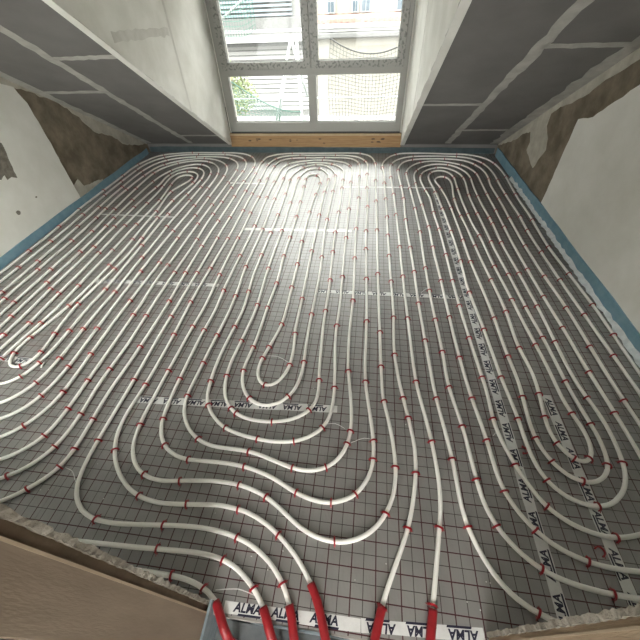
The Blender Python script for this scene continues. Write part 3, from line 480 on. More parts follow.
    'right': [(.131,.067),(.152,.141),(.176,.210),(.254,.394),(.279,.464),(.298,.537),(.317,.635),(.326,.709),(.328,.759),(.328,.809),(.321,.883),(.265,1.229),(.251,1.353),(.244,1.453),(.243,1.553),(.248,1.753),(.248,1.878),(.228,2.778),(.223,3.453),(.206,4.078),(.204,4.429),(.200,4.503),(.183,4.678),(.181,4.727),(.183,4.777),(.193,4.851),(.219,4.948),(.256,5.040),(.291,5.106),(.337,5.164),(.373,5.198),(.393,5.212),(.436,5.235),(.459,5.243),(.507,5.254),(.557,5.258),(.656,5.262),(.806,5.261),(1.106,5.238),(1.280,5.232),(1.329,5.224),(1.353,5.219),(1.400,5.202),(1.466,5.167),(1.525,5.123),(1.560,5.087),(1.590,5.048),(1.613,5.004),(1.632,4.959),(1.654,4.887),(1.670,4.814),(1.682,4.715),(1.689,4.590),(1.690,4.465),(1.687,4.365),(1.673,4.090),(1.664,3.865),(1.662,3.715),(1.664,3.415),(1.647,2.990),(1.645,2.815),(1.650,2.690),(1.685,2.066),(1.689,1.866),(1.688,1.441),(1.692,1.241),(1.701,1.041),(1.727,.642),(1.731,.542),(1.730,.467),(1.722,.367),(1.706,.295),(1.688,.249),(1.677,.227),(1.648,.188),(1.611,.155),(1.591,.142),(1.546,.121),(1.523,.114),(1.475,.103),(1.425,.098),(1.375,.097),(1.325,.098),(1.251,.105),(1.176,.115),(1.078,.133),(.956,.160),(.810,.196),(.762,.210),(.716,.227),(.673,.251),(.654,.265),(.636,.282),(.604,.320),(.567,.384),(.548,.430),(.533,.477),(.523,.526),(.517,.575),(.507,.800),(.470,1.148),(.461,1.323),(.446,1.723),(.439,1.948),(.433,2.423),(.414,3.248),(.418,3.648),(.417,3.798),(.387,4.473),(.386,4.573),(.391,4.647),(.404,4.721),(.425,4.793),(.455,4.861),(.481,4.903),(.496,4.922),(.531,4.956),(.572,4.984),(.617,5.004),(.664,5.019),(.738,5.031),(.812,5.035),(1.012,5.039),(1.087,5.034),(1.136,5.027),(1.185,5.015),(1.232,5.000),(1.276,4.978),(1.296,4.964),(1.333,4.932),(1.364,4.894),(1.390,4.851),(1.422,4.784),(1.447,4.713),(1.459,4.665),(1.472,4.566),(1.476,4.441),(1.473,4.367),(1.455,4.192),(1.451,4.093),(1.456,3.743),(1.447,3.092),(1.448,2.817),(1.458,2.467),(1.488,1.993),(1.498,1.368),(1.503,1.243),(1.514,1.068),(1.516,.918),(1.515,.793),(1.509,.694),(1.498,.620),(1.484,.572),(1.463,.528),(1.450,.508),(1.417,.472),(1.377,.444),(1.355,.433),(1.309,.417),(1.260,.406),(1.211,.400),(1.136,.396),(1.086,.396),(1.036,.400),(.988,.408),(.917,.431),(.873,.454),(.853,.467),(.816,.500),(.784,.537),(.757,.579),(.736,.623),(.728,.647),(.716,.695),(.710,.744),(.698,.919),(.667,1.217),(.652,1.492),(.644,1.817),(.639,2.292),(.630,2.692),(.631,3.117),(.590,3.942),(.580,4.267),(.580,4.392),(.587,4.466),(.604,4.539),(.621,4.585),(.643,4.630),(.683,4.693),(.733,4.748),(.771,4.779),(.792,4.793),(.836,4.814),(.859,4.822),(.907,4.832),(.957,4.834),(.981,4.832),(1.029,4.822),(1.073,4.801),(1.093,4.788),(1.130,4.755),(1.175,4.697),(1.211,4.632),(1.238,4.562),(1.250,4.514),(1.258,4.465),(1.262,4.415),(1.263,4.365),(1.249,4.115),(1.243,3.815),(1.245,3.665),(1.259,3.265),(1.256,2.840),(1.277,2.391),(1.289,2.066),(1.291,1.916),(1.290,1.490),(1.292,1.390),(1.300,1.291),(1.327,1.144),(1.334,1.094),(1.338,1.044),(1.338,.970),(1.332,.895),(1.324,.846),(1.311,.798),(1.291,.754),(1.263,.713),(1.228,.679),(1.189,.651),(1.144,.634),(1.096,.629),(1.049,.636),(1.004,.655),(.985,.668),(.951,.702),(.926,.743),(.911,.790),(.902,.838),(.897,.913),(.893,1.063),(.874,1.312),(.859,1.712),(.836,2.111),(.834,2.236),(.840,2.536),(.840,2.737),(.835,3.037),(.825,3.337),(.812,3.586),(.797,3.836),(.783,4.011),(.759,4.234),(.754,4.334),(.756,4.384),(.763,4.433),(.776,4.480),(.785,4.503),(.809,4.545),(.825,4.563),(.843,4.578),(.863,4.590),(.884,4.599),(.907,4.603),(.929,4.603),(.951,4.598),(.971,4.589),(.990,4.575),(1.006,4.558),(1.020,4.539),(1.040,4.495),(1.053,4.447),(1.064,4.373),(1.066,4.299),(1.056,4.074),(1.052,3.749),(1.054,3.499),(1.061,3.274),(1.068,3.149),(1.087,2.925),(1.102,2.525),(1.130,2.075),(1.142,1.826),(1.169,1.451),(1.175,1.227),(1.182,1.152),(1.206,1.030),(1.212,.981),(1.210,.932),(1.198,.886),(1.188,.867),(1.174,.850),(1.158,.839),(1.140,.835),(1.121,.837),(1.103,.845),(1.086,.859),(1.072,.876),(1.050,.919),(1.043,.942),(1.036,.990),(1.039,1.065),(1.058,1.213),(1.065,1.313),(1.064,1.388),(1.049,1.537),(1.045,1.612),(1.046,1.687),(1.053,1.862),(1.053,1.962),(1.048,2.087),(1.019,2.561),(.995,3.136),(.976,3.460),(.973,3.585),(.974,3.710),(.979,3.835),(.986,3.935),(1.006,4.134),(1.008,4.234),(1.000,4.307),(.985,4.353),(.974,4.372),(.960,4.388),(.943,4.399),(.924,4.403),(.905,4.401),(.886,4.394),(.868,4.381),(.854,4.364),(.842,4.344),(.833,4.322),(.828,4.299),(.825,4.275),(.829,4.227),(.859,4.080),(.880,3.932),(.896,3.758),(.906,3.558),(.918,3.058),(.922,2.583),(.950,1.983),(.954,1.808),(.955,1.533),(.965,1.308),(.963,1.233),(.949,1.034),(.950,.959),(.957,.910),(.970,.863),(.991,.818),(1.004,.798),(1.037,.763),(1.056,.750),(1.077,.741),(1.100,.736),(1.123,.734),(1.145,.738),(1.168,.745),(1.188,.756),(1.207,.770),(1.223,.787),(1.237,.806),(1.247,.827),(1.261,.874),(1.268,.948),(1.265,1.022),(1.245,1.196),(1.238,1.296),(1.227,1.646),(1.206,1.970),(1.194,2.295),(1.175,2.620),(1.169,2.770),(1.165,3.095),(1.151,3.595),(1.148,3.770),(1.153,3.920),(1.177,4.219),(1.178,4.319),(1.173,4.394),(1.161,4.467),(1.146,4.515),(1.114,4.582),(1.087,4.623),(1.054,4.659),(1.015,4.688),(.993,4.698),(.971,4.706),(.948,4.709),(.924,4.709),(.878,4.699),(.855,4.690),(.813,4.665),(.774,4.634),(.757,4.616),(.726,4.578),(.701,4.535),(.673,4.466),(.657,4.394),(.650,4.319),(.650,4.269),(.656,4.195),(.674,4.046),(.708,3.823),(.715,3.724),(.711,3.449),(.728,2.999),(.731,2.274),(.734,1.973),(.744,1.648),(.765,1.249),(.766,1.174),(.762,1.049),(.763,.999),(.768,.950),(.782,.876),(.802,.804),(.836,.710),(.869,.643),(.897,.604),(.933,.571),(.975,.545),(.997,.535),(1.044,.519),(1.092,.511),(1.117,.510),(1.141,.511),(1.190,.519),(1.238,.532),(1.285,.549),(1.329,.571),(1.349,.584),(1.367,.600),(1.383,.618),(1.396,.638),(1.406,.659),(1.413,.682),(1.422,.731),(1.426,.805),(1.426,.905),(1.422,1.030),(1.412,1.230),(1.397,1.455),(1.387,1.780),(1.371,2.104),(1.353,2.779),(1.352,3.030),(1.358,3.530),(1.357,3.880),(1.364,4.405),(1.362,4.480),(1.353,4.554),(1.342,4.603),(1.328,4.650),(1.298,4.718),(1.271,4.760),(1.255,4.779),(1.221,4.814),(1.181,4.845),(1.139,4.871),(1.073,4.906),(1.027,4.924),(.979,4.938),(.930,4.947),(.881,4.950),(.832,4.945),(.784,4.933),(.739,4.914),(.676,4.875),(.622,4.824),(.591,4.785),(.553,4.721),(.532,4.676),(.514,4.629),(.495,4.557),(.486,4.483),(.487,4.408),(.523,3.609),(.535,3.209),(.537,2.984),(.532,2.534),(.533,2.258),(.540,1.858),(.552,1.508),(.553,1.258),(.561,1.159),(.592,.936),(.611,.662),(.622,.588),(.636,.541),(.657,.496),(.670,.475),(.700,.436),(.735,.401),(.775,.372),(.796,.360),(.841,.341),(.889,.328),(.938,.319),(1.013,.311),(1.088,.308),(1.163,.309),(1.237,.314),(1.287,.320),(1.335,.331),(1.405,.356),(1.448,.380),(1.468,.395),(1.504,.429),(1.519,.448),(1.546,.489),(1.575,.557),(1.588,.605),(1.598,.654),(1.609,.753),(1.615,.878),(1.615,1.203),(1.612,1.354),(1.571,2.203),(1.559,2.553),(1.551,3.078),(1.563,3.428),(1.557,3.803),(1.557,3.978),(1.560,4.178),(1.571,4.453),(1.568,4.553),(1.561,4.653),(1.552,4.727),(1.542,4.776),(1.522,4.848),(1.504,4.894),(1.469,4.960),(1.441,5.002),(1.409,5.039),(1.371,5.070),(1.351,5.084),(1.306,5.104),(1.259,5.119),(1.185,5.132),(1.086,5.144),(1.011,5.149),(.911,5.149),(.761,5.144),(.687,5.138),(.613,5.125),(.543,5.101),(.478,5.065),(.421,5.017),(.374,4.960),(.337,4.895),(.311,4.826),(.295,4.753),(.284,4.653),(.283,4.503),(.309,3.829),(.327,3.054),(.340,2.153),(.359,1.378),(.365,1.253),(.372,1.179),(.408,.931),(.420,.832),(.427,.732),(.430,.657),(.427,.582),(.418,.508),(.331,.092)],
}
PR = .0100
SLEEVE = {'left': [(-.463, .093), (-.283, .098)], 'middle': [(-.108, .183), (-.189, .119)], 'right': [(.147, .164), (.346, .177)]}
LABELS = {'left': 'white heating pipe coiled over the left of the floor', 'middle': 'white heating pipe coiled over the middle of the floor', 'right': 'white heating pipe coiled over the right of the floor'}
for key, pts in PIPES.items():
    path = resample([(x, y, 0.0) for x, y in pts], .022)
    root = empty('heating_pipe', (pts[len(pts) // 2][0], pts[len(pts) // 2][1], 0)); tag(root, LABELS[key], 'pipe', 'underfloor heating pipes')
    m = len(path)
    def cut(idx_iter, s):
        for i in idx_iter:
            if path[i].y > s[1]: return i
    i0 = cut(range(m), SLEEVE[key][0]); i1 = cut(range(m - 1, -1, -1), SLEEVE[key][1])
    Z = .0120
    body = [Vector((p.x, p.y, Z)) for p in path[i0:i1 + 1]]
    for end, idx in ((0, i0), (1, i1)):
        seq = path[:idx + 1][::-1] if end == 0 else path[idx:]
        run = [p for p in seq if p.y > .055]
        last = run[-1]; dirx = (seq[min(len(run) + 1, len(seq) - 1)] - run[0]); dirx = dirx / max(1e-4, abs(dirx.y))
        ex = []
        for t, z in ((.02, .016), (.04, .008), (.058, -.012), (.070, -.045), (.074, -.085), (.075, -.115)):
            ex.append(Vector((last.x + dirx.x * t, last.y - t, z)))
        sp_ = [Vector((p.x, p.y, .0175)) for p in run] + ex
        tube('sleeve', resample(sp_, .012), .0168, 'sleeve_red', root, 14)['label'] = 'red protective sleeve'
        lead = [Vector((p.x, p.y, .0175)) for p in run[:2]]
        if end == 0: body = lead[::-1] + body
        else: body = body + lead
    tube('pipe', body, PR, 'pipe_white', root, 10)

# ------------------------------------------------------------------ clips
CLIPS = [
(.159,.163,124,2),(-.237,.184,-87,1),(-.043,.354,3,1),(-.349,.155,-68,0),(.350,.191,-177,2),(-.290,.348,258,1),(-.074,.506,-299,1),(.272,.440,125,2),
(.177,.488,104,1),(-.503,.232,-22,0),(.035,.555,-242,1),(-.550,.131,280,0),(-.469,.317,-23,1),(-.243,.529,278,1),(.408,.459,-178,2),(-.382,.493,-41,1),
(-.498,.427,301,1),(-.117,.663,52,1),(-.283,.641,-16,1),(-.697,.154,311,0),(.533,.477,183,2),(.116,.728,-168,1),(.227,.702,158,1),(-.526,.530,-12,1),
(.324,.684,147,2),(.739,.218,279,2),(-.019,.796,129,1),(-.527,.619,301,1),(.657,.496,-106,2),(-.801,.235,6,0),(.116,.827,-149,1),(-.301,.780,-286,1),
(-.747,.419,-303,1),(-.006,.868,150,1),(-.526,.697,-11,1),(.796,.360,-48,2),(-.817,.324,10,1),(-.161,.872,-219,1),(.609,.687,-150,2),(-.498,.770,305,1),
(.509,.775,164,2),(.418,.857,-146,2),(.816,.500,235,2),(-.824,.515,13,1),(.728,.647,187,2),(-.443,.877,12,1),(-.249,.970,90,1),(.306,.982,174,2),
(-.826,.622,308,1),(-.692,.813,271,1),(.988,.408,292,2),(-.993,.427,285,1),(.897,.604,-84,2),(1.038,.310,-5,2),(.174,1.073,173,1),(-.818,.734,-46,1),
(-.386,1.047,-217,1),(-.660,.906,-49,1),(.810,.780,-124,2),(.589,.961,-145,2),(.700,.894,165,2),(.284,1.105,174,2),(-.119,1.135,-152,1),(-1.019,.524,-37,1),
(-.700,.933,-72,1),(-.612,1.010,247,1),(-1.141,.309,-15,1),(.937,.722,210,2),(-.984,.680,243,1),(.065,1.198,-148,1),(-.218,1.181,168,1),(.472,1.123,165,2),
(-.543,1.113,-24,1),(1.141,.511,9,2),(-.839,.940,213,1),(-.044,1.266,169,1),(.762,1.024,-154,2),(.367,1.228,-148,2),(.991,.818,-104,2),(1.120,.630,-304,2),
(1.100,.736,-14,2),(.674,1.143,167,2),(.556,1.209,-149,2),(.158,1.322,160,1),(.953,.935,-143,2),(-.421,1.278,144,1),(-1.067,.827,179,1),(-.334,1.310,-154,1),
(-1.351,.214,3,0),(.894,1.038,161,2),(-1.240,.624,210,1),(1.103,.845,258,2),(-.706,1.203,167,1),(1.050,.919,192,2),(-.989,.988,-146,1),(-.800,1.153,-145,1),
(-1.181,.778,-145,1),(-.887,1.104,168,1),(.245,1.428,162,2),(1.174,.850,-241,2),(-.610,1.316,-172,1),(1.039,1.065,148,2),(1.247,.827,117,2),(.762,1.299,-151,2),
(-1.365,.664,-152,1),(.960,1.183,-165,2),(-.590,1.414,-179,1),(-1.090,1.100,160,1),(-.698,1.402,150,1),(-1.481,.510,-194,0),(1.324,.846,-178,2),(.874,1.312,162,2),
(.552,1.483,-156,2),(.654,1.442,161,2),(-.988,1.237,-160,1),(-1.465,.606,-159,0),(1.058,1.213,146,2),(-.436,1.552,166,1),(-1.567,.392,-238,0),(1.191,1.103,-137,2),
(.151,1.622,159,1),(.452,1.573,161,2),(1.263,1.047,167,2),(-1.286,1.037,154,1),(-.794,1.452,-164,1),(-1.190,1.153,-157,1),(-.153,1.659,-158,1),(-1.473,.781,-149,0),
(-1.583,.607,127,0),(.056,1.723,-156,1),(-.550,1.635,-166,1),(-1.379,1.063,-153,1),(-1.566,.804,162,0),(.957,1.483,-153,2),(-1.718,.437,56,0),(-.984,1.487,-160,1),
(.745,1.623,-153,2),(1.313,1.217,-138,2),(-.349,1.759,-156,1),(.248,1.778,156,2),(1.237,1.321,161,2),(-.885,1.579,151,1),(-1.687,.658,-193,0),(.348,1.778,-155,2),
(1.417,1.130,162,2),(-.252,1.805,158,1),(-1.667,.829,-157,0),(.542,1.783,-154,2),(-1.096,1.525,154,1),(1.047,1.562,164,2),(.859,1.712,162,2),(.644,1.817,159,2),
(-.696,1.802,157,1),(1.505,1.218,-151,2),(-.055,1.940,158,1),(-1.585,1.128,157,0),(-1.297,1.462,162,1),(-1.193,1.553,-160,1),(-1.674,1.029,-152,0),(1.158,1.601,-149,2),
(-1.849,.701,94,0),(-.449,1.927,160,1),(1.400,1.405,163,2),(-.782,1.826,-154,1),(-1.484,1.330,-155,0),(.439,1.948,159,2),(-1.776,.934,153,0),(.954,1.833,-155,2),
(1.226,1.671,162,2),(.735,1.948,-155,2),(1.290,1.640,-157,2),(-1.897,.895,-183,0),(-.557,2.060,-154,1),(-.985,1.912,-151,1),(-1.401,1.638,-154,1),(-.895,1.978,167,1),
(.535,2.108,-156,2),(-1.792,1.234,163,0),(1.054,1.912,157,2),(-1.875,1.118,-157,0),(-.256,2.180,161,1),(1.493,1.618,-156,2),(-.692,2.102,159,1),(.241,2.203,159,2),
(.039,2.223,-154,1),(-2.001,.980,129,0),(1.604,1.553,162,2),(-1.317,1.811,161,1),(-.158,2.234,-155,1),(1.387,1.780,161,2),(-1.106,1.974,163,1),(.836,2.111,160,2),
(-1.598,1.628,163,0),(.133,2.297,159,1),(.338,2.278,-155,2),(-1.985,1.178,158,0),(1.206,1.970,162,2),(.640,2.242,159,2),(1.131,2.050,-152,2),(-1.496,1.805,-151,0),
(-1.702,1.628,-153,0),(.731,2.249,-156,2),(-2.137,1.013,-213,0),(1.290,1.991,-155,2),(-2.098,1.129,-174,0),(.435,2.348,159,2),(-1.899,1.467,-150,0),(1.690,1.741,-157,2),
(-.810,2.301,-152,1),(-.568,2.385,-152,1),(-2.203,1.091,60,0),(.532,2.409,-157,2),(-1.999,1.453,163,0),(-2.156,1.216,158,0),(1.488,1.993,-153,2),(-1.211,2.177,-152,1),
(1.584,1.928,162,2),(1.034,2.286,164,2),(1.371,2.104,161,2),(-.071,2.515,160,1),(-1.017,2.311,-151,1),(-2.094,1.428,-151,0),(-.366,2.509,-151,1),(-1.816,1.784,158,0),
(-2.185,1.388,176,0),(.232,2.578,159,2),(-.714,2.502,161,1),(-1.421,2.188,-153,1),(-.276,2.604,161,1),(-1.326,2.261,159,1),(-2.340,1.188,-136,0),(-.471,2.601,160,1),
(1.686,2.041,-154,2),(-2.394,1.131,160,0),(1.190,2.370,163,2),(-1.523,2.179,-151,0),(-.925,2.502,159,1),(.840,2.536,156,2),(.023,2.673,-154,1),(-2.338,1.335,-170,0),
(.924,2.533,-153,2),(1.104,2.475,-151,2),(1.277,2.391,-153,2),(-1.622,2.177,160,0),(-1.120,2.474,159,1),(.730,2.624,-157,2),(.331,2.729,-156,2),(-2.009,1.877,161,0),
(.427,2.723,159,2),(1.463,2.367,-150,2),(-2.370,1.480,150,0),(-2.222,1.710,158,0),(1.566,2.328,161,2),(1.362,2.454,160,2),(.629,2.742,158,2),(-.591,2.759,-153,1),
(-2.285,1.681,-167,0),(-2.111,1.903,-155,0),(-1.734,2.277,-158,0),(-.173,2.859,-156,1),(-2.460,1.472,-156,0),(-2.563,1.342,161,0),(-1.937,2.166,-152,0),(-.720,2.827,158,1),
(1.666,2.416,-151,2),(.226,2.928,158,2),(-1.831,2.309,161,0),(1.009,2.786,161,2),(-.287,2.954,159,1),(.015,2.998,-156,1),(.123,3.022,159,1),(.920,2.883,-157,2),
(-1.545,2.604,-153,0),(-1.235,2.777,-155,1),(-.085,3.040,158,1),(-.931,2.902,159,1),(.537,3.009,-157,2),(-2.375,1.929,164,0),(-.829,2.951,-153,1),(-2.662,1.524,-149,0),
(-1.336,2.761,160,1),(-2.478,1.821,-154,0),(1.167,2.870,158,2),(-2.201,2.185,154,0),(-1.445,2.763,-153,1),(1.256,2.865,-156,2),(-2.038,2.377,161,0),(-1.031,2.961,-154,1),
(1.556,2.728,159,2),(.835,3.037,160,2),(.727,3.074,-154,2),(1.084,2.975,-150,2),(1.448,2.817,-156,2),(.631,3.117,160,2),(-1.644,2.727,163,0),(-2.278,2.231,-154,0),
(-2.589,1.867,163,0),(-1.132,3.024,162,1),(-.397,3.209,-156,1),(-2.776,1.681,162,0),(1.645,2.815,-156,2),(.414,3.248,159,2),(-1.852,2.733,162,0),(.225,3.303,158,2),
(-2.686,1.948,-152,0),(-.732,3.252,161,1),(-.491,3.301,161,1),(-2.150,2.577,-151,0),(-2.894,1.717,-147,0),(.319,3.354,-155,2),(-.290,3.379,158,1),(-.940,3.277,160,1),
(-.606,3.359,-156,1),(1.353,3.155,156,2),(-2.401,2.478,162,0),(1.259,3.215,-157,2),(-.185,3.459,-154,1),(1.551,3.103,156,2),(-1.960,2.866,-155,0),(-1.559,3.104,-156,0),
(-2.985,1.793,164,0),(-2.508,2.421,-149,0),(.712,3.424,-155,2),(-1.755,3.027,-155,0),(.982,3.360,164,2),(-1.457,3.188,-155,1),(-2.224,2.709,168,0),(-2.796,2.131,161,0),
(.016,3.523,-154,1),(-1.257,3.301,-152,1),(-2.306,2.680,-146,0),(.526,3.509,-154,2),(1.057,3.399,-154,2),(1.257,3.340,-154,2),(-2.915,2.117,-153,0),(-2.070,2.951,165,0),
(.816,3.511,162,2),(1.155,3.420,160,2),(-1.357,3.361,161,1),(-2.707,2.423,-150,0),(-2.622,2.516,164,0),(.606,3.592,162,2),(1.450,3.342,-159,2),(.907,3.533,-154,2),
(-1.670,3.252,160,0),(.108,3.672,159,1),(-.861,3.575,-152,1),(-.747,3.601,162,1),(-1.858,3.208,159,0),(1.661,3.315,-161,2),(1.562,3.378,154,2),(.216,3.728,160,2),
(-.090,3.740,160,1),(-3.017,2.242,164,0),(1.358,3.505,156,2),(.417,3.748,158,2),(-3.128,2.136,-153,0),(-1.068,3.660,-153,1),(-2.430,2.978,161,0),(-.600,3.809,-160,1),
(-2.266,3.132,164,0),(.308,3.854,-154,2),(-1.171,3.698,161,1),(.975,3.760,154,2),(-2.545,2.944,-151,0),(-2.188,3.226,-156,0),(-1.766,3.477,-155,0),(-.503,3.876,157,1),
(-1.269,3.701,-154,1),(-.965,3.801,164,1),(-1.678,3.552,160,0),(-.406,3.909,-156,1),(-2.936,2.617,-152,0),(-2.649,2.916,163,0),(-1.970,3.441,-154,0),(-2.836,2.805,167,0),
(-2.751,2.921,-149,0),(.789,3.936,165,2),(-.305,4.004,160,1),(-.004,4.023,-154,1),(-1.571,3.704,-153,0),(-1.376,3.786,161,1),(.685,3.972,-142,2),(1.243,3.840,-158,2),
(1.150,3.870,153,2),(-3.243,2.405,162,0),(-2.357,3.278,-148,0),(1.456,3.793,-156,2),(.505,4.034,-153,2),(-3.148,2.586,-153,0),(.406,4.073,162,2),(-.777,4.025,165,1),
(-1.879,3.658,162,0),(.867,4.031,-142,2),(1.357,3.905,156,2),(-1.479,3.862,-153,1),(-2.083,3.576,159,0),(-2.766,3.095,-149,0),(1.055,4.024,-159,2),(-.590,4.134,-155,1),
(.205,4.178,157,2),(-.208,4.184,-154,1),(1.557,3.903,157,2),(.582,4.167,160,2),(-3.062,2.891,166,0),(-2.292,3.557,158,0),(.098,4.247,158,1),(1.666,3.915,-161,2),
(-.312,4.254,158,1),(-.496,4.251,160,1),(-2.977,3.090,-145,0),(-1.688,3.952,160,0),(-2.676,3.365,163,0),(-1.180,4.148,158,1),(-2.570,3.469,-152,0),(-2.454,3.552,166,0),
(-2.184,3.726,-159,0),(-.792,4.250,158,1),(-.992,4.225,160,1),(-3.277,2.879,167,0),(.288,4.354,-152,2),(-.887,4.275,-161,1),(-.111,4.365,157,1),(-2.888,3.303,168,0),
(-1.989,3.916,-152,0),(-1.084,4.260,-152,1),(-.422,4.383,-141,1),(-1.389,4.186,160,1),(-.660,4.388,-76,1),(-1.296,4.251,-150,1),(-1.586,4.154,-159,0),(-.014,4.448,-158,1),
(.661,4.418,-177,2),(-2.093,3.951,160,0),(-1.782,4.102,-155,0),(-3.005,3.313,-145,0),(-3.190,3.159,-146,0),(.960,4.388,244,2),(1.064,4.373,-148,2),(-2.422,3.798,-162,0),
(.486,4.483,-161,2),(-2.800,3.544,-151,0),(1.262,4.340,-161,2),(1.175,4.369,164,2),(-3.106,3.339,167,0),(.785,4.503,114,2),(1.566,4.303,152,2),(1.471,4.342,-166,2),
(.387,4.598,152,2),(.621,4.585,117,2),(-2.252,4.080,155,0),(-1.501,4.412,-151,1),(-3.321,3.277,166,0),(-.659,4.620,266,1),(.183,4.678,163,2),(1.360,4.505,167,2),
(-1.910,4.307,166,0),(-2.189,4.176,-151,0),(-2.522,3.997,172,0),(-2.607,3.943,-142,0),(1.689,4.415,-160,2),(-.251,4.728,-120,1),(-.887,4.653,95,1),(-2.687,3.915,155,0),
(.878,4.699,-281,2),(-1.699,4.477,156,0),(.305,4.802,-181,2),(-.501,4.789,258,1),(-.132,4.814,179,1),(-.731,4.765,21,1),(.087,4.822,166,1),(-2.332,4.233,-143,0),
(-2.027,4.389,-138,0),(-1.309,4.675,-163,1),(-2.126,4.374,179,0),(-2.940,3.875,165,0),(-1.805,4.527,-147,0),(-3.239,3.657,-149,0),(-1.123,4.762,102,1),(-1.590,4.629,-148,0),
(-.881,4.816,-272,1),(-3.050,3.837,-153,0),(-1.407,4.710,154,1),(-.048,4.918,-121,1),(1.051,4.813,-43,2),(.696,4.889,-254,2),(1.221,4.814,242,2),(-2.819,4.094,-158,0),
(-.660,4.951,-3,1),(-3.151,3.912,164,0),(1.402,4.829,-111,2),(.594,4.995,43,2),(-3.344,3.801,160,0),(-.646,5.053,-310,1),(-1.526,4.861,-160,1),(1.513,4.871,195,2),
(-2.004,4.692,209,0),(-2.491,4.460,-300,0),(-2.701,4.338,142,0),(-.921,5.039,-308,1),(-1.118,5.014,-285,1),(1.660,4.863,-135,2),(1.037,5.038,-5,2),(-1.352,4.977,112,1),
(.613,5.125,-290,2),(-2.374,4.587,-50,0),(-.493,5.155,-1,1),(.373,5.198,67,2),(-3.265,4.081,-153,0),(-.131,5.234,278,1),(-1.018,5.144,5,1),(-1.807,4.932,213,0),
(-2.749,4.485,-198,0),(-3.055,4.287,-161,0),(1.210,5.129,297,2),(-2.956,4.375,150,0),(-2.374,4.725,279,0),(-1.725,5.051,-95,0),(-1.152,5.224,-303,1),(-2.311,4.836,-52,0),
(-2.035,4.976,-60,0),(1.231,5.234,-3,2),(-3.360,4.276,163,0),(-3.167,4.437,151,0),(-2.772,4.770,71,0),(-2.443,4.980,310,0),(-3.273,4.481,-156,0),(-2.957,4.717,-221,0),
(-2.177,5.149,309,0),(-2.593,5.047,11,0),(-2.238,5.231,2,0),(-3.006,4.893,73,0),(-2.602,5.148,-309,0),(-3.364,4.700,143,0),(-3.095,5.004,-246,0),(-2.738,5.228,6,0),
(-3.169,5.116,58,0),(1.474,.550,-201,2),(1.425,.780,153,2),(1.557,.511,114,2),(1.648,.188,-231,2),(-1.826,.203,2,0),(1.616,1.003,157,2),(-1.983,.278,303,0),
(1.694,1.166,-153,2),(-2.131,.491,292,0),(-2.251,.195,4,0),(-2.270,.449,-41,0),(-2.247,.628,-40,0),(-2.307,.754,262,0),(-2.465,.470,250,0),(-2.511,.715,230,0),
(-2.422,.979,-113,0),(-2.605,.703,-88,0),(-2.587,1.006,-122,0),(-2.896,.232,-34,0),(-2.786,.848,206,0),(-2.716,1.111,183,0),(-2.836,1.196,-134,0),(-3.136,.249,225,0),
(-3.119,.611,-147,0),(-2.945,1.320,175,0),(-3.122,1.110,-157,0),(-3.121,1.536,-158,0),(-3.225,1.880,158,0)
]
def clip_geo():
    V, F = [], []
    w, zc, t, d = .0142, .0115, .0046, .0040
    prof = [(-w, .001)] + [(-w * math.cos(a), zc + w * math.sin(a)) for a in [k * math.pi / 8 for k in range(9)]] + [(w, .001)]
    n = len(prof)
    for k, (x, z) in enumerate(prof):
        nx, nz = (x / w, 0) if z < zc else (x / w, (z - zc) / w)
        for (rr, yy) in ((0, -d), (0, d), (t, d), (t, -d)): V.append((x + nx * rr, yy, z + nz * rr))
        if k:
            for i in range(4):
                j = (i + 1) % 4; F.append((4*k - 4 + i, 4*k - 4 + j, 4*k + j, 4*k + i))
    F += [(0, 1, 2, 3), (4*n - 1, 4*n - 2, 4*n - 3, 4*n - 4)]
    for s in (-1, 1):      # barbs
        b = len(V); x0 = s * (w + .002); x1 = s * (w + .0125)
        V += [(x0, -.0015, .009), (x0, .0015, .009), (x0, .0015, .013), (x0, -.0015, .013), (x1, 0, .002), (x1, .001, .004)]
        F += [(b, b + 1, b + 5, b + 4), (b + 3, b + 4, b + 5, b + 2), (b, b + 4, b + 3), (b + 1, b + 2, b + 5)]
    return V, F
CV, CF = clip_geo()
clip_me = bpy.data.meshes.new('pipe_clip'); clip_me.from_pydata(CV, [], CF); clip_me.update(); clip_me.materials.append(MATS['clip_red'])
FV, FF = [], []
COIL = ('left', 'middle', 'right')
for i, (x, y, a, pi) in enumerate(CLIPS):
    ang = a / 100.0 + math.pi / 2
    if i < 300:
        o = bpy.data.objects.new('pipe_clip', clip_me); COL.objects.link(o)
        o.location = (x, y, 0); o.rotation_euler = (0, 0, ang + ((i * 37) % 11 - 5) * .03)
        zone = 'near the doorway' if y < .62 else ('around its near bends' if y < 1.25 else 'along its straight runs')
        tag(o, 'red arched clip pinning the %s pipe coil %s' % (COIL[pi], zone), 'clip', 'red clips on the %s coil %s' % (COIL[pi], zone))
    else:
        c, s = math.cos(ang), math.sin(ang); b = len(FV)
        FV += [(x + vx * c - vy * s, y + vx * s + vy * c, vz) for vx, vy, vz in CV]; FF += [tuple(b + k for k in f) for f in CF]
me = bpy.data.meshes.new('pipe_clip_far'); me.from_pydata(FV, [], FF); me.update()
tag(finish('pipe_clip_scatter', me, 'clip_red'), 'many tiny red clips on the pipes toward the window', 'clip', kind='stuff')
# loose clips and snippets on the floor
def loose_clip(x, y, a, label):
    o = bpy.data.objects.new('loose_clip', clip_me); COL.objects.link(o)
    o.matrix_world = Matrix.Translation((x, y, .0035)) @ Matrix.Rotation(a, 4, 'Z') @ Matrix.Rotation(math.pi / 2, 4, 'X')
    tag(o, label, 'clip', 'loose clips lying on the foil')
loose_clip(1.049, 0.447, 2.2, 'loose red clip lying beside the short tape in right coil')
loose_clip(0.868, 0.867, 1.4, 'loose red clip lying beside the long tape in right coil')

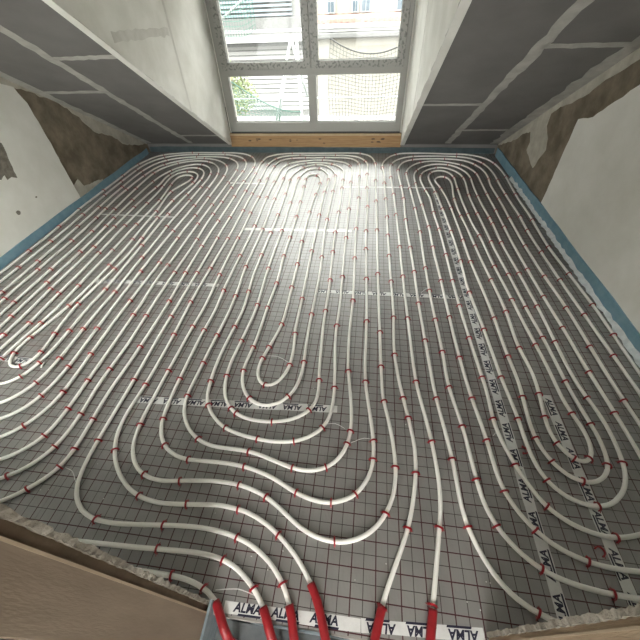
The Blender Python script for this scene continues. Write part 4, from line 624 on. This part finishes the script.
# ------------------------------------------------------------------ printed tape
fc = bpy.data.curves.new('lettering', 'FONT'); fc.body = 'ALMA'; fc.size = .040; fc.offset = .0014; fc.shear = .18; fc.space_character = 1.02; fc.align_x = 'CENTER'
fo = bpy.data.objects.new('lettering', fc); COL.objects.link(fo)
dg = bpy.context.evaluated_depsgraph_get(); dg.update()
tm = bpy.data.meshes.new_from_object(fo.evaluated_get(dg))
TV = [v.co.copy() for v in tm.vertices]; TF = [tuple(p.vertices) for p in tm.polygons]
bpy.data.objects.remove(fo); bpy.data.meshes.remove(tm)
b = len(TV)      # slanted bar under the word
TV += [Vector(p) for p in ((-.034, -.0115, 0), (.056, -.0115, 0), (.059, -.0045, 0), (-.031, -.0045, 0))]; TF.append((b, b + 1, b + 2, b + 3))
WORD = bpy.data.meshes.new('lettering'); WORD.from_pydata([tuple(v) for v in TV], [], TF); WORD.update(); WORD.materials.append(MATS['tape_ink'])
def tape(p0, p1, width, flip, label, gap=.145, z=.0004, words=True, phase=.5, name='printed_tape', side=0.0):
    a, bb = Vector((*p0, 0)), Vector((*p1, 0)); d = (bb - a); L = d.length; d.normalize(); s = Vector((-d.y, d.x, 0))
    n = max(4, int(L / .06)); V, F = [], []
    for k in range(n + 1):
        p = a + d * L * k / n; w = width / 2; e = random.uniform(-.0015, .0015)
        V += [p - s * (w + e) + Vector((0, 0, z)), p + s * (w + e) + Vector((0, 0, z)), p + s * (w + e) + Vector((0, 0, z + .0006)), p - s * (w + e) + Vector((0, 0, z + .0006))]
        if k:
            for i in range(4):
                j = (i + 1) % 4; F.append((4*k - 4 + i, 4*k - 4 + j, 4*k + j, 4*k + i))
    F += [(0, 1, 2, 3), (4*n + 3, 4*n + 2, 4*n + 1, 4*n)]
    o = raw(name, V, F, 'tape_white'); tag(o, label, 'tape', 'printed joint tapes')
    if words:
        X, Y = (d, s) if not flip else (-d, -s)
        c = gap * phase
        while c < L - .04:
            base = a + d * c - Y * .0095 + Vector((0, 0, z + .0008))
            w = bpy.data.objects.new('lettering', WORD); COL.objects.link(w); w.parent = o
            w.matrix_world = Matrix(((X.x, Y.x, 0, base.x), (X.y, Y.y, 0, base.y), (0, 0, 1, base.z), (0, 0, 0, 1)))
            c += gap
    return o
tape((.834, .16), (.792, 3.95), .05, False, 'long white tape printed ALMA running from right door jamb toward window')
tape((1.112, .2), (1.10, 1.22), .05, True, 'short white tape printed ALMA inside the right pipe coil')
tape((-2.27, 2.022), (-1.18, 2.05), .042, True, 'white tape printed ALMA crossing the left pipe coil')
tape((-.36, 2.045), (.77, 2.063), .042, True, 'white tape printed ALMA across mid floor joining the long tape')
tape((-1.29, .938), (-.09, 1.0), .046, True, 'white tape printed ALMA under the centre loops of middle coil')
tape((-2.75, 1.165), (-2.19, 1.140), .05, True, 'white tape printed ALMA under the left coil inner loop')
tape((-1.25, 2.98), (-.13, 3.01), .045, True, 'plain white tape across the floor before the window', words=False)
tape((-1.8, 4.13), (-1.3, 4.13), .03, True, 'thin white tape left of the middle coil top', words=False)
tape((-.3, 4.07), (.80, 4.09), .03, True, 'thin white tape right of the middle coil top', words=False)
tape((-3.0, 3.2), (-2.1, 3.185), .03, True, 'thin white tape under the left coil', words=False)
tape((-.452, .088), (.08, .100), .040, False, 'white tape printed ALMA on the threshold between left and middle sleeves', gap=.15, phase=.62)
tape((.082, .101), (.53, .130), .040, True, 'white tape printed ALMA on the threshold by the right sleeves', gap=.15, phase=.5)
# crumbs of white plaster
FV, FF = [], []
for (x, y) in [(0.052, 0.234), (-0.259, 0.295), (0.485, 0.219), (0.530, 0.201), (0.571, 0.292), (0.586, 0.290), (-1.766, 0.738), (-1.464, 0.403), (-1.505, 0.398), (-1.296, 0.550), (-1.164, 0.397), (-0.259, 0.295), (-0.308, 0.223), (0.565, 0.839), (0.177, 0.303)] + [(random.uniform(-1.0, 1.2), random.uniform(.25, 1.3)) for k in range(10)]:
    r = random.uniform(.0022, .004); b = len(FV)
    FV += [(x - r, y, .0007 + r * .7), (x + r, y, .0007 + r * .8), (x, y - r, .0007 + r * .9), (x, y + r, .0007 + r * .6), (x, y, .0007), (x, y, .0007 + 2 * r)]
    FF += [(b + p, b + q, b + t) for t in (4, 5) for p, q in ((0, 2), (2, 1), (1, 3), (3, 0))]
tag(raw('plaster_crumbs', FV, FF, 'tape_white'), 'tiny white plaster crumbs scattered over the foil', 'crumbs', kind='stuff')
# strands of clear strapping
def strand(p0, p1, label, h=.012):
    a, b = Vector((*p0, .004)), Vector((*p1, .004)); mid = (a + b) / 2 + Vector((.01, .012, h))
    o = tube('plastic_strand', resample([a, mid, b], .02), .0016, 'tape_white', None, 6); tag(o, label, 'strand', 'plastic strands on the foil')
strand((-0.609, 1.343), (-0.431, 1.302), 'clear strand spanning the innermost middle loop')
strand((0.001, 0.808), (0.116, 0.838), 'clear strand between two pipes right of middle loops')
strand((0.471, 2.090), (0.537, 2.145), 'short clear strand by the mid floor tape')
strand((-1.452, 0.512), (-1.353, 0.453), 'clear strand lying beside the left loops')
strand((-0.165, 0.894), (-0.037, 0.884), 'clear strand right of the centre tape')
strand((0.743, 0.929), (0.769, 0.955), 'tiny clear strand beside the long tape')
strand((-0.502, 0.133), (-0.336, 0.135), 'clear strand beside the leftmost red sleeve')
o = tube('pipe_offcut', [(-2.061, 1.097, .007), (-2.071, 1.138, .007)], .006, 'pipe_white', None, 10); tag(o, 'small white plastic offcut lying by the left inner loop', 'offcut')

# ------------------------------------------------------------------ outside: ground, houses, scaffold, nets, tree
ground = box('ground', -40, 40, -40, 60, -6.2, -6.0, 'paving'); struct(ground, 'pale paved yard outside')
HY = 15.0
hr = empty('opposite_house', (2, HY, -6)); tag(hr, 'cream house with red tile band outside the right panes', 'house', 'houses outside')
box('wall', -2.1, 9, HY, HY + 5, -6, 1.20, 'house_cream', hr); box('wall', -2.1, 9, HY + .25, HY + 5, 1.2, 4.6, 'house_cream', hr)
rf = prism('roof', [(-2.3, HY - .3, 4.6), (9.2, HY - .3, 4.6), (9.2, HY + 2.6, 6.4), (-2.3, HY + 2.6, 6.4)], (0, 0, .15), 'tile_red', hr)
prism('roof', [(-2.3, HY + 2.6, 6.4), (9.2, HY + 2.6, 6.4), (9.2, HY + 5.4, 4.6), (-2.3, HY + 5.4, 4.6)], (0, 0, .15), 'tile_red', hr)
V, F = [], []
for k in range(111):
    x = -2.1 + k * .1; h = .02 * (k % 2)
    V += [(x, HY - .16, 1.0 + h), (x, HY + .25, 1.22 + h)]
    if k: F.append((2*k - 2, 2*k, 2*k + 1, 2*k - 1))
raw('tile_band', V, F, 'tile_red', hr)
box('cornice', -2.1, 9, HY - .16, HY + .0, .79, 1.0, 'house_white', hr); box('cornice_lip', -2.1, 9, HY - .19, HY - .15, .86, .885, 'house_grey', hr)
box('gutter', -2.1, 9, HY - .22, HY - .05, .62, .77, 'house_grey', hr, .03)
for x0, x1 in ((-.90, -.66), (-.60, -.26), (.55, 1.15), (1.9, 2.5), (3.4, 4.0), (-1.75, -1.45)):
    w = box('window', x0, x1, HY + .19, HY + .27, 1.24, 2.5, 'house_white', hr); n = 3
    for i in range(2):
        for j in range(4):
            dx = (x1 - x0 - .06) / 2; dz = .29
            box('pane', x0 + .03 + i * dx + .01, x0 + .03 + (i + 1) * dx - .01, HY + .18, HY + .195, 1.27 + j * dz, 1.27 + (j + 1) * dz - .03, 'pane_dark', w)
hl = empty('neighbour_house', (-5, HY, -6)); tag(hl, 'white house with slatted shutters outside the left panes', 'house', 'houses outside')
box('wall', -14, -2.12, HY + .1, HY + 5, -6, 4.2, 'house_siding', hl)
box('roof', -14.2, -2.12, HY - .2, HY + 5, 4.2, 4.5, 'house_grey', hl)
box('roof_band', -14, -2.3, HY - .35, HY + .1, .93, 1.21, 'house_grey', hl); box('fascia', -14, -2.3, HY - .5, HY - .1, .60, .93, 'house_white', hl)
box('fascia_lip', -14, -2.3, HY - .53, HY - .5, .83, .86, 'house_grey', hl); box('soffit', -14, -2.3, HY - .3, HY + .1, .48, .60, 'house_grey', hl)
for k in range(12): box('shutter_slat', -8, -2.9, HY - .02, HY + .1, 1.25 + k * .115, 1.31 + k * .115, 'shutter_blue', hl)
for k in range(14): box('siding_board', -14, -2.2, HY + .06, HY + .1, .36 - k * .145, .47 - k * .145, 'house_white', hl)
# tree
tr = empty('tree', (-5.0, 12.6, -6)); tag(tr, 'green leafy tree seen through the left panes', 'tree')
tp = resample([(-5.0, 12.6, -6), (-4.95, 12.6, -3), (-4.7, 12.5, -1.0), (-4.5, 12.4, .1)], .4)
tube('trunk', tp, [.16 - .1 * i / len(tp) for i in range(len(tp))], 'bark', tr, 8)
V, F = [], []
for k in range(1800):
    u = random.random() ** .33; th = random.uniform(0, 2 * math.pi); ph = math.acos(random.uniform(-1, 1))
    c = random.choice([(-4.5, 12.4, -.1), (-4.2, 12.3, -.5), (-5.0, 12.5, -.4), (-4.6, 12.3, -1.0)])
    p = Vector(c) + Vector((math.sin(ph) * math.cos(th), math.sin(ph) * math.sin(th), math.cos(ph) * .8)) * .55 * u
    a = Vector((random.uniform(-1, 1), random.uniform(-1, 1), random.uniform(-1, 1))).normalized(); b_ = a.orthogonal().normalized(); q = len(V); s = random.uniform(.03, .06)
    V += [p - a * s, p + b_ * s * .5, p + a * s, p - b_ * s * .5]; F.append((q, q + 1, q + 2, q + 3))
fol = raw('foliage', V, F, 'leaf', tr)
# scaffold
sc = empty('scaffold', (-1.2, 8, -6)); tag(sc, 'grey tube scaffold with deck standing outside the window', 'scaffold')
def pole(a, b, r=.022): return tube('pole', [a, b], r, 'pole_steel', sc, 8)
pole((-1.60, 8, 1.14), (-2.30, 8.1, -.9)); pole((-1.60, 8, 1.14), (-1.36, 8.1, .2)); pole((-1.49, 8.0, 1.2), (-1.46, 8.0, -6)); pole((-1.78, 8.05, .60), (-2.02, 8.05, -.3))
pole((-3.4, 8.0, -1.0), (-3.4, 8.0, 2.2)); pole((1.2, 8.0, -6), (1.2, 8.0, 2.2)); pole((-3.4, 8, .19), (1.2, 8, .19), .013); pole((-3.4, 8, 1.15), (-1.5, 8, 2.2), .018)
for k in range(4): box('deck_board', -3.6, 1.4, 7.72 + k * .26, 7.97 + k * .26, -.36, -.30, 'deck', sc, .006)
# nets
def net(name, mat, f, nu, nv, r, label, rope=None):
    V, F = [], []
    for i in range(nu + 1): tube_geo([f(i / nu, j / nv) for j in range(nv + 1)], r, 3, False, V=V, F=F)
    for j in range(nv + 1): tube_geo([f(i / nu, j / nv) for i in range(nu + 1)], r, 3, False, V=V, F=F)
    me = bpy.data.meshes.new(name); me.from_pydata([tuple(v) for v in V], [], F); me.update()
    o = finish(name, me, mat); tag(o, label, 'net', 'safety nets outside')
    if rope: tube('rope', [f(i / 24, rope) for i in range(25)], .011, 'rope' if mat == 'net_white' else 'net_green', o, 6)
    return o
def fR(u, v):   # white net on the right, sagging between its corners
    x = -.85 + 1.5 * u; top = 1.12 - .9 * u * (1 - u); z = -.28 + (top + .28) * v
    return Vector((x + .10 * math.sin(3.1 * v) * (u - .5), 7.9 + .12 * math.sin(3 * u + 2 * v), z + .03 * math.sin(9 * u) * (1 - v)))
net('safety_net', 'net_white', fR, 24, 20, .005, 'white safety net sagging behind the right panes', 1.0)
def fL(u, v):   # green net lower left
    x = -3.15 + 1.75 * u; top = .72 - .75 * math.sin(u * math.pi * .55); z = -.28 + (top + .30) * v
    return Vector((x + .06 * math.sin(5 * v), 7.85 + .1 * math.sin(4 * u), z))
net('safety_net', 'net_green', fL, 26, 12, .005, 'green safety net across the lower left pane', 1.0)
def fT(u, v):
    return Vector((-3.15 + .95 * u, 7.9 + .08 * math.sin(5 * u), 1.15 + .15 * u * u + (2.3 - 1.15) * v + .03 * math.sin(6 * u)))
net('safety_net', 'net_green', fT, 16, 16, .006, 'green safety net at the top of the left pane')
# tool on the deck
tl = empty('hand_float', (-.55, 7.85, -.30)); tag(tl, 'yellow plastering float lying on the scaffold deck', 'tool')
prism('blade', [(-.62, 7.78, -.298), (-.34, 7.78, -.298), (-.28, 7.84, -.298), (-.34, 7.9, -.298), (-.62, 7.9, -.298)], (0, 0, .03), 'yellow', tl)
tube('handle', resample([(-.78, 7.84, -.23), (-.74, 7.84, -.235), (-.70, 7.84, -.25), (-.55, 7.84, -.24), (-.42, 7.84, -.265)], .03), .018, 'net_green', tl, 8)
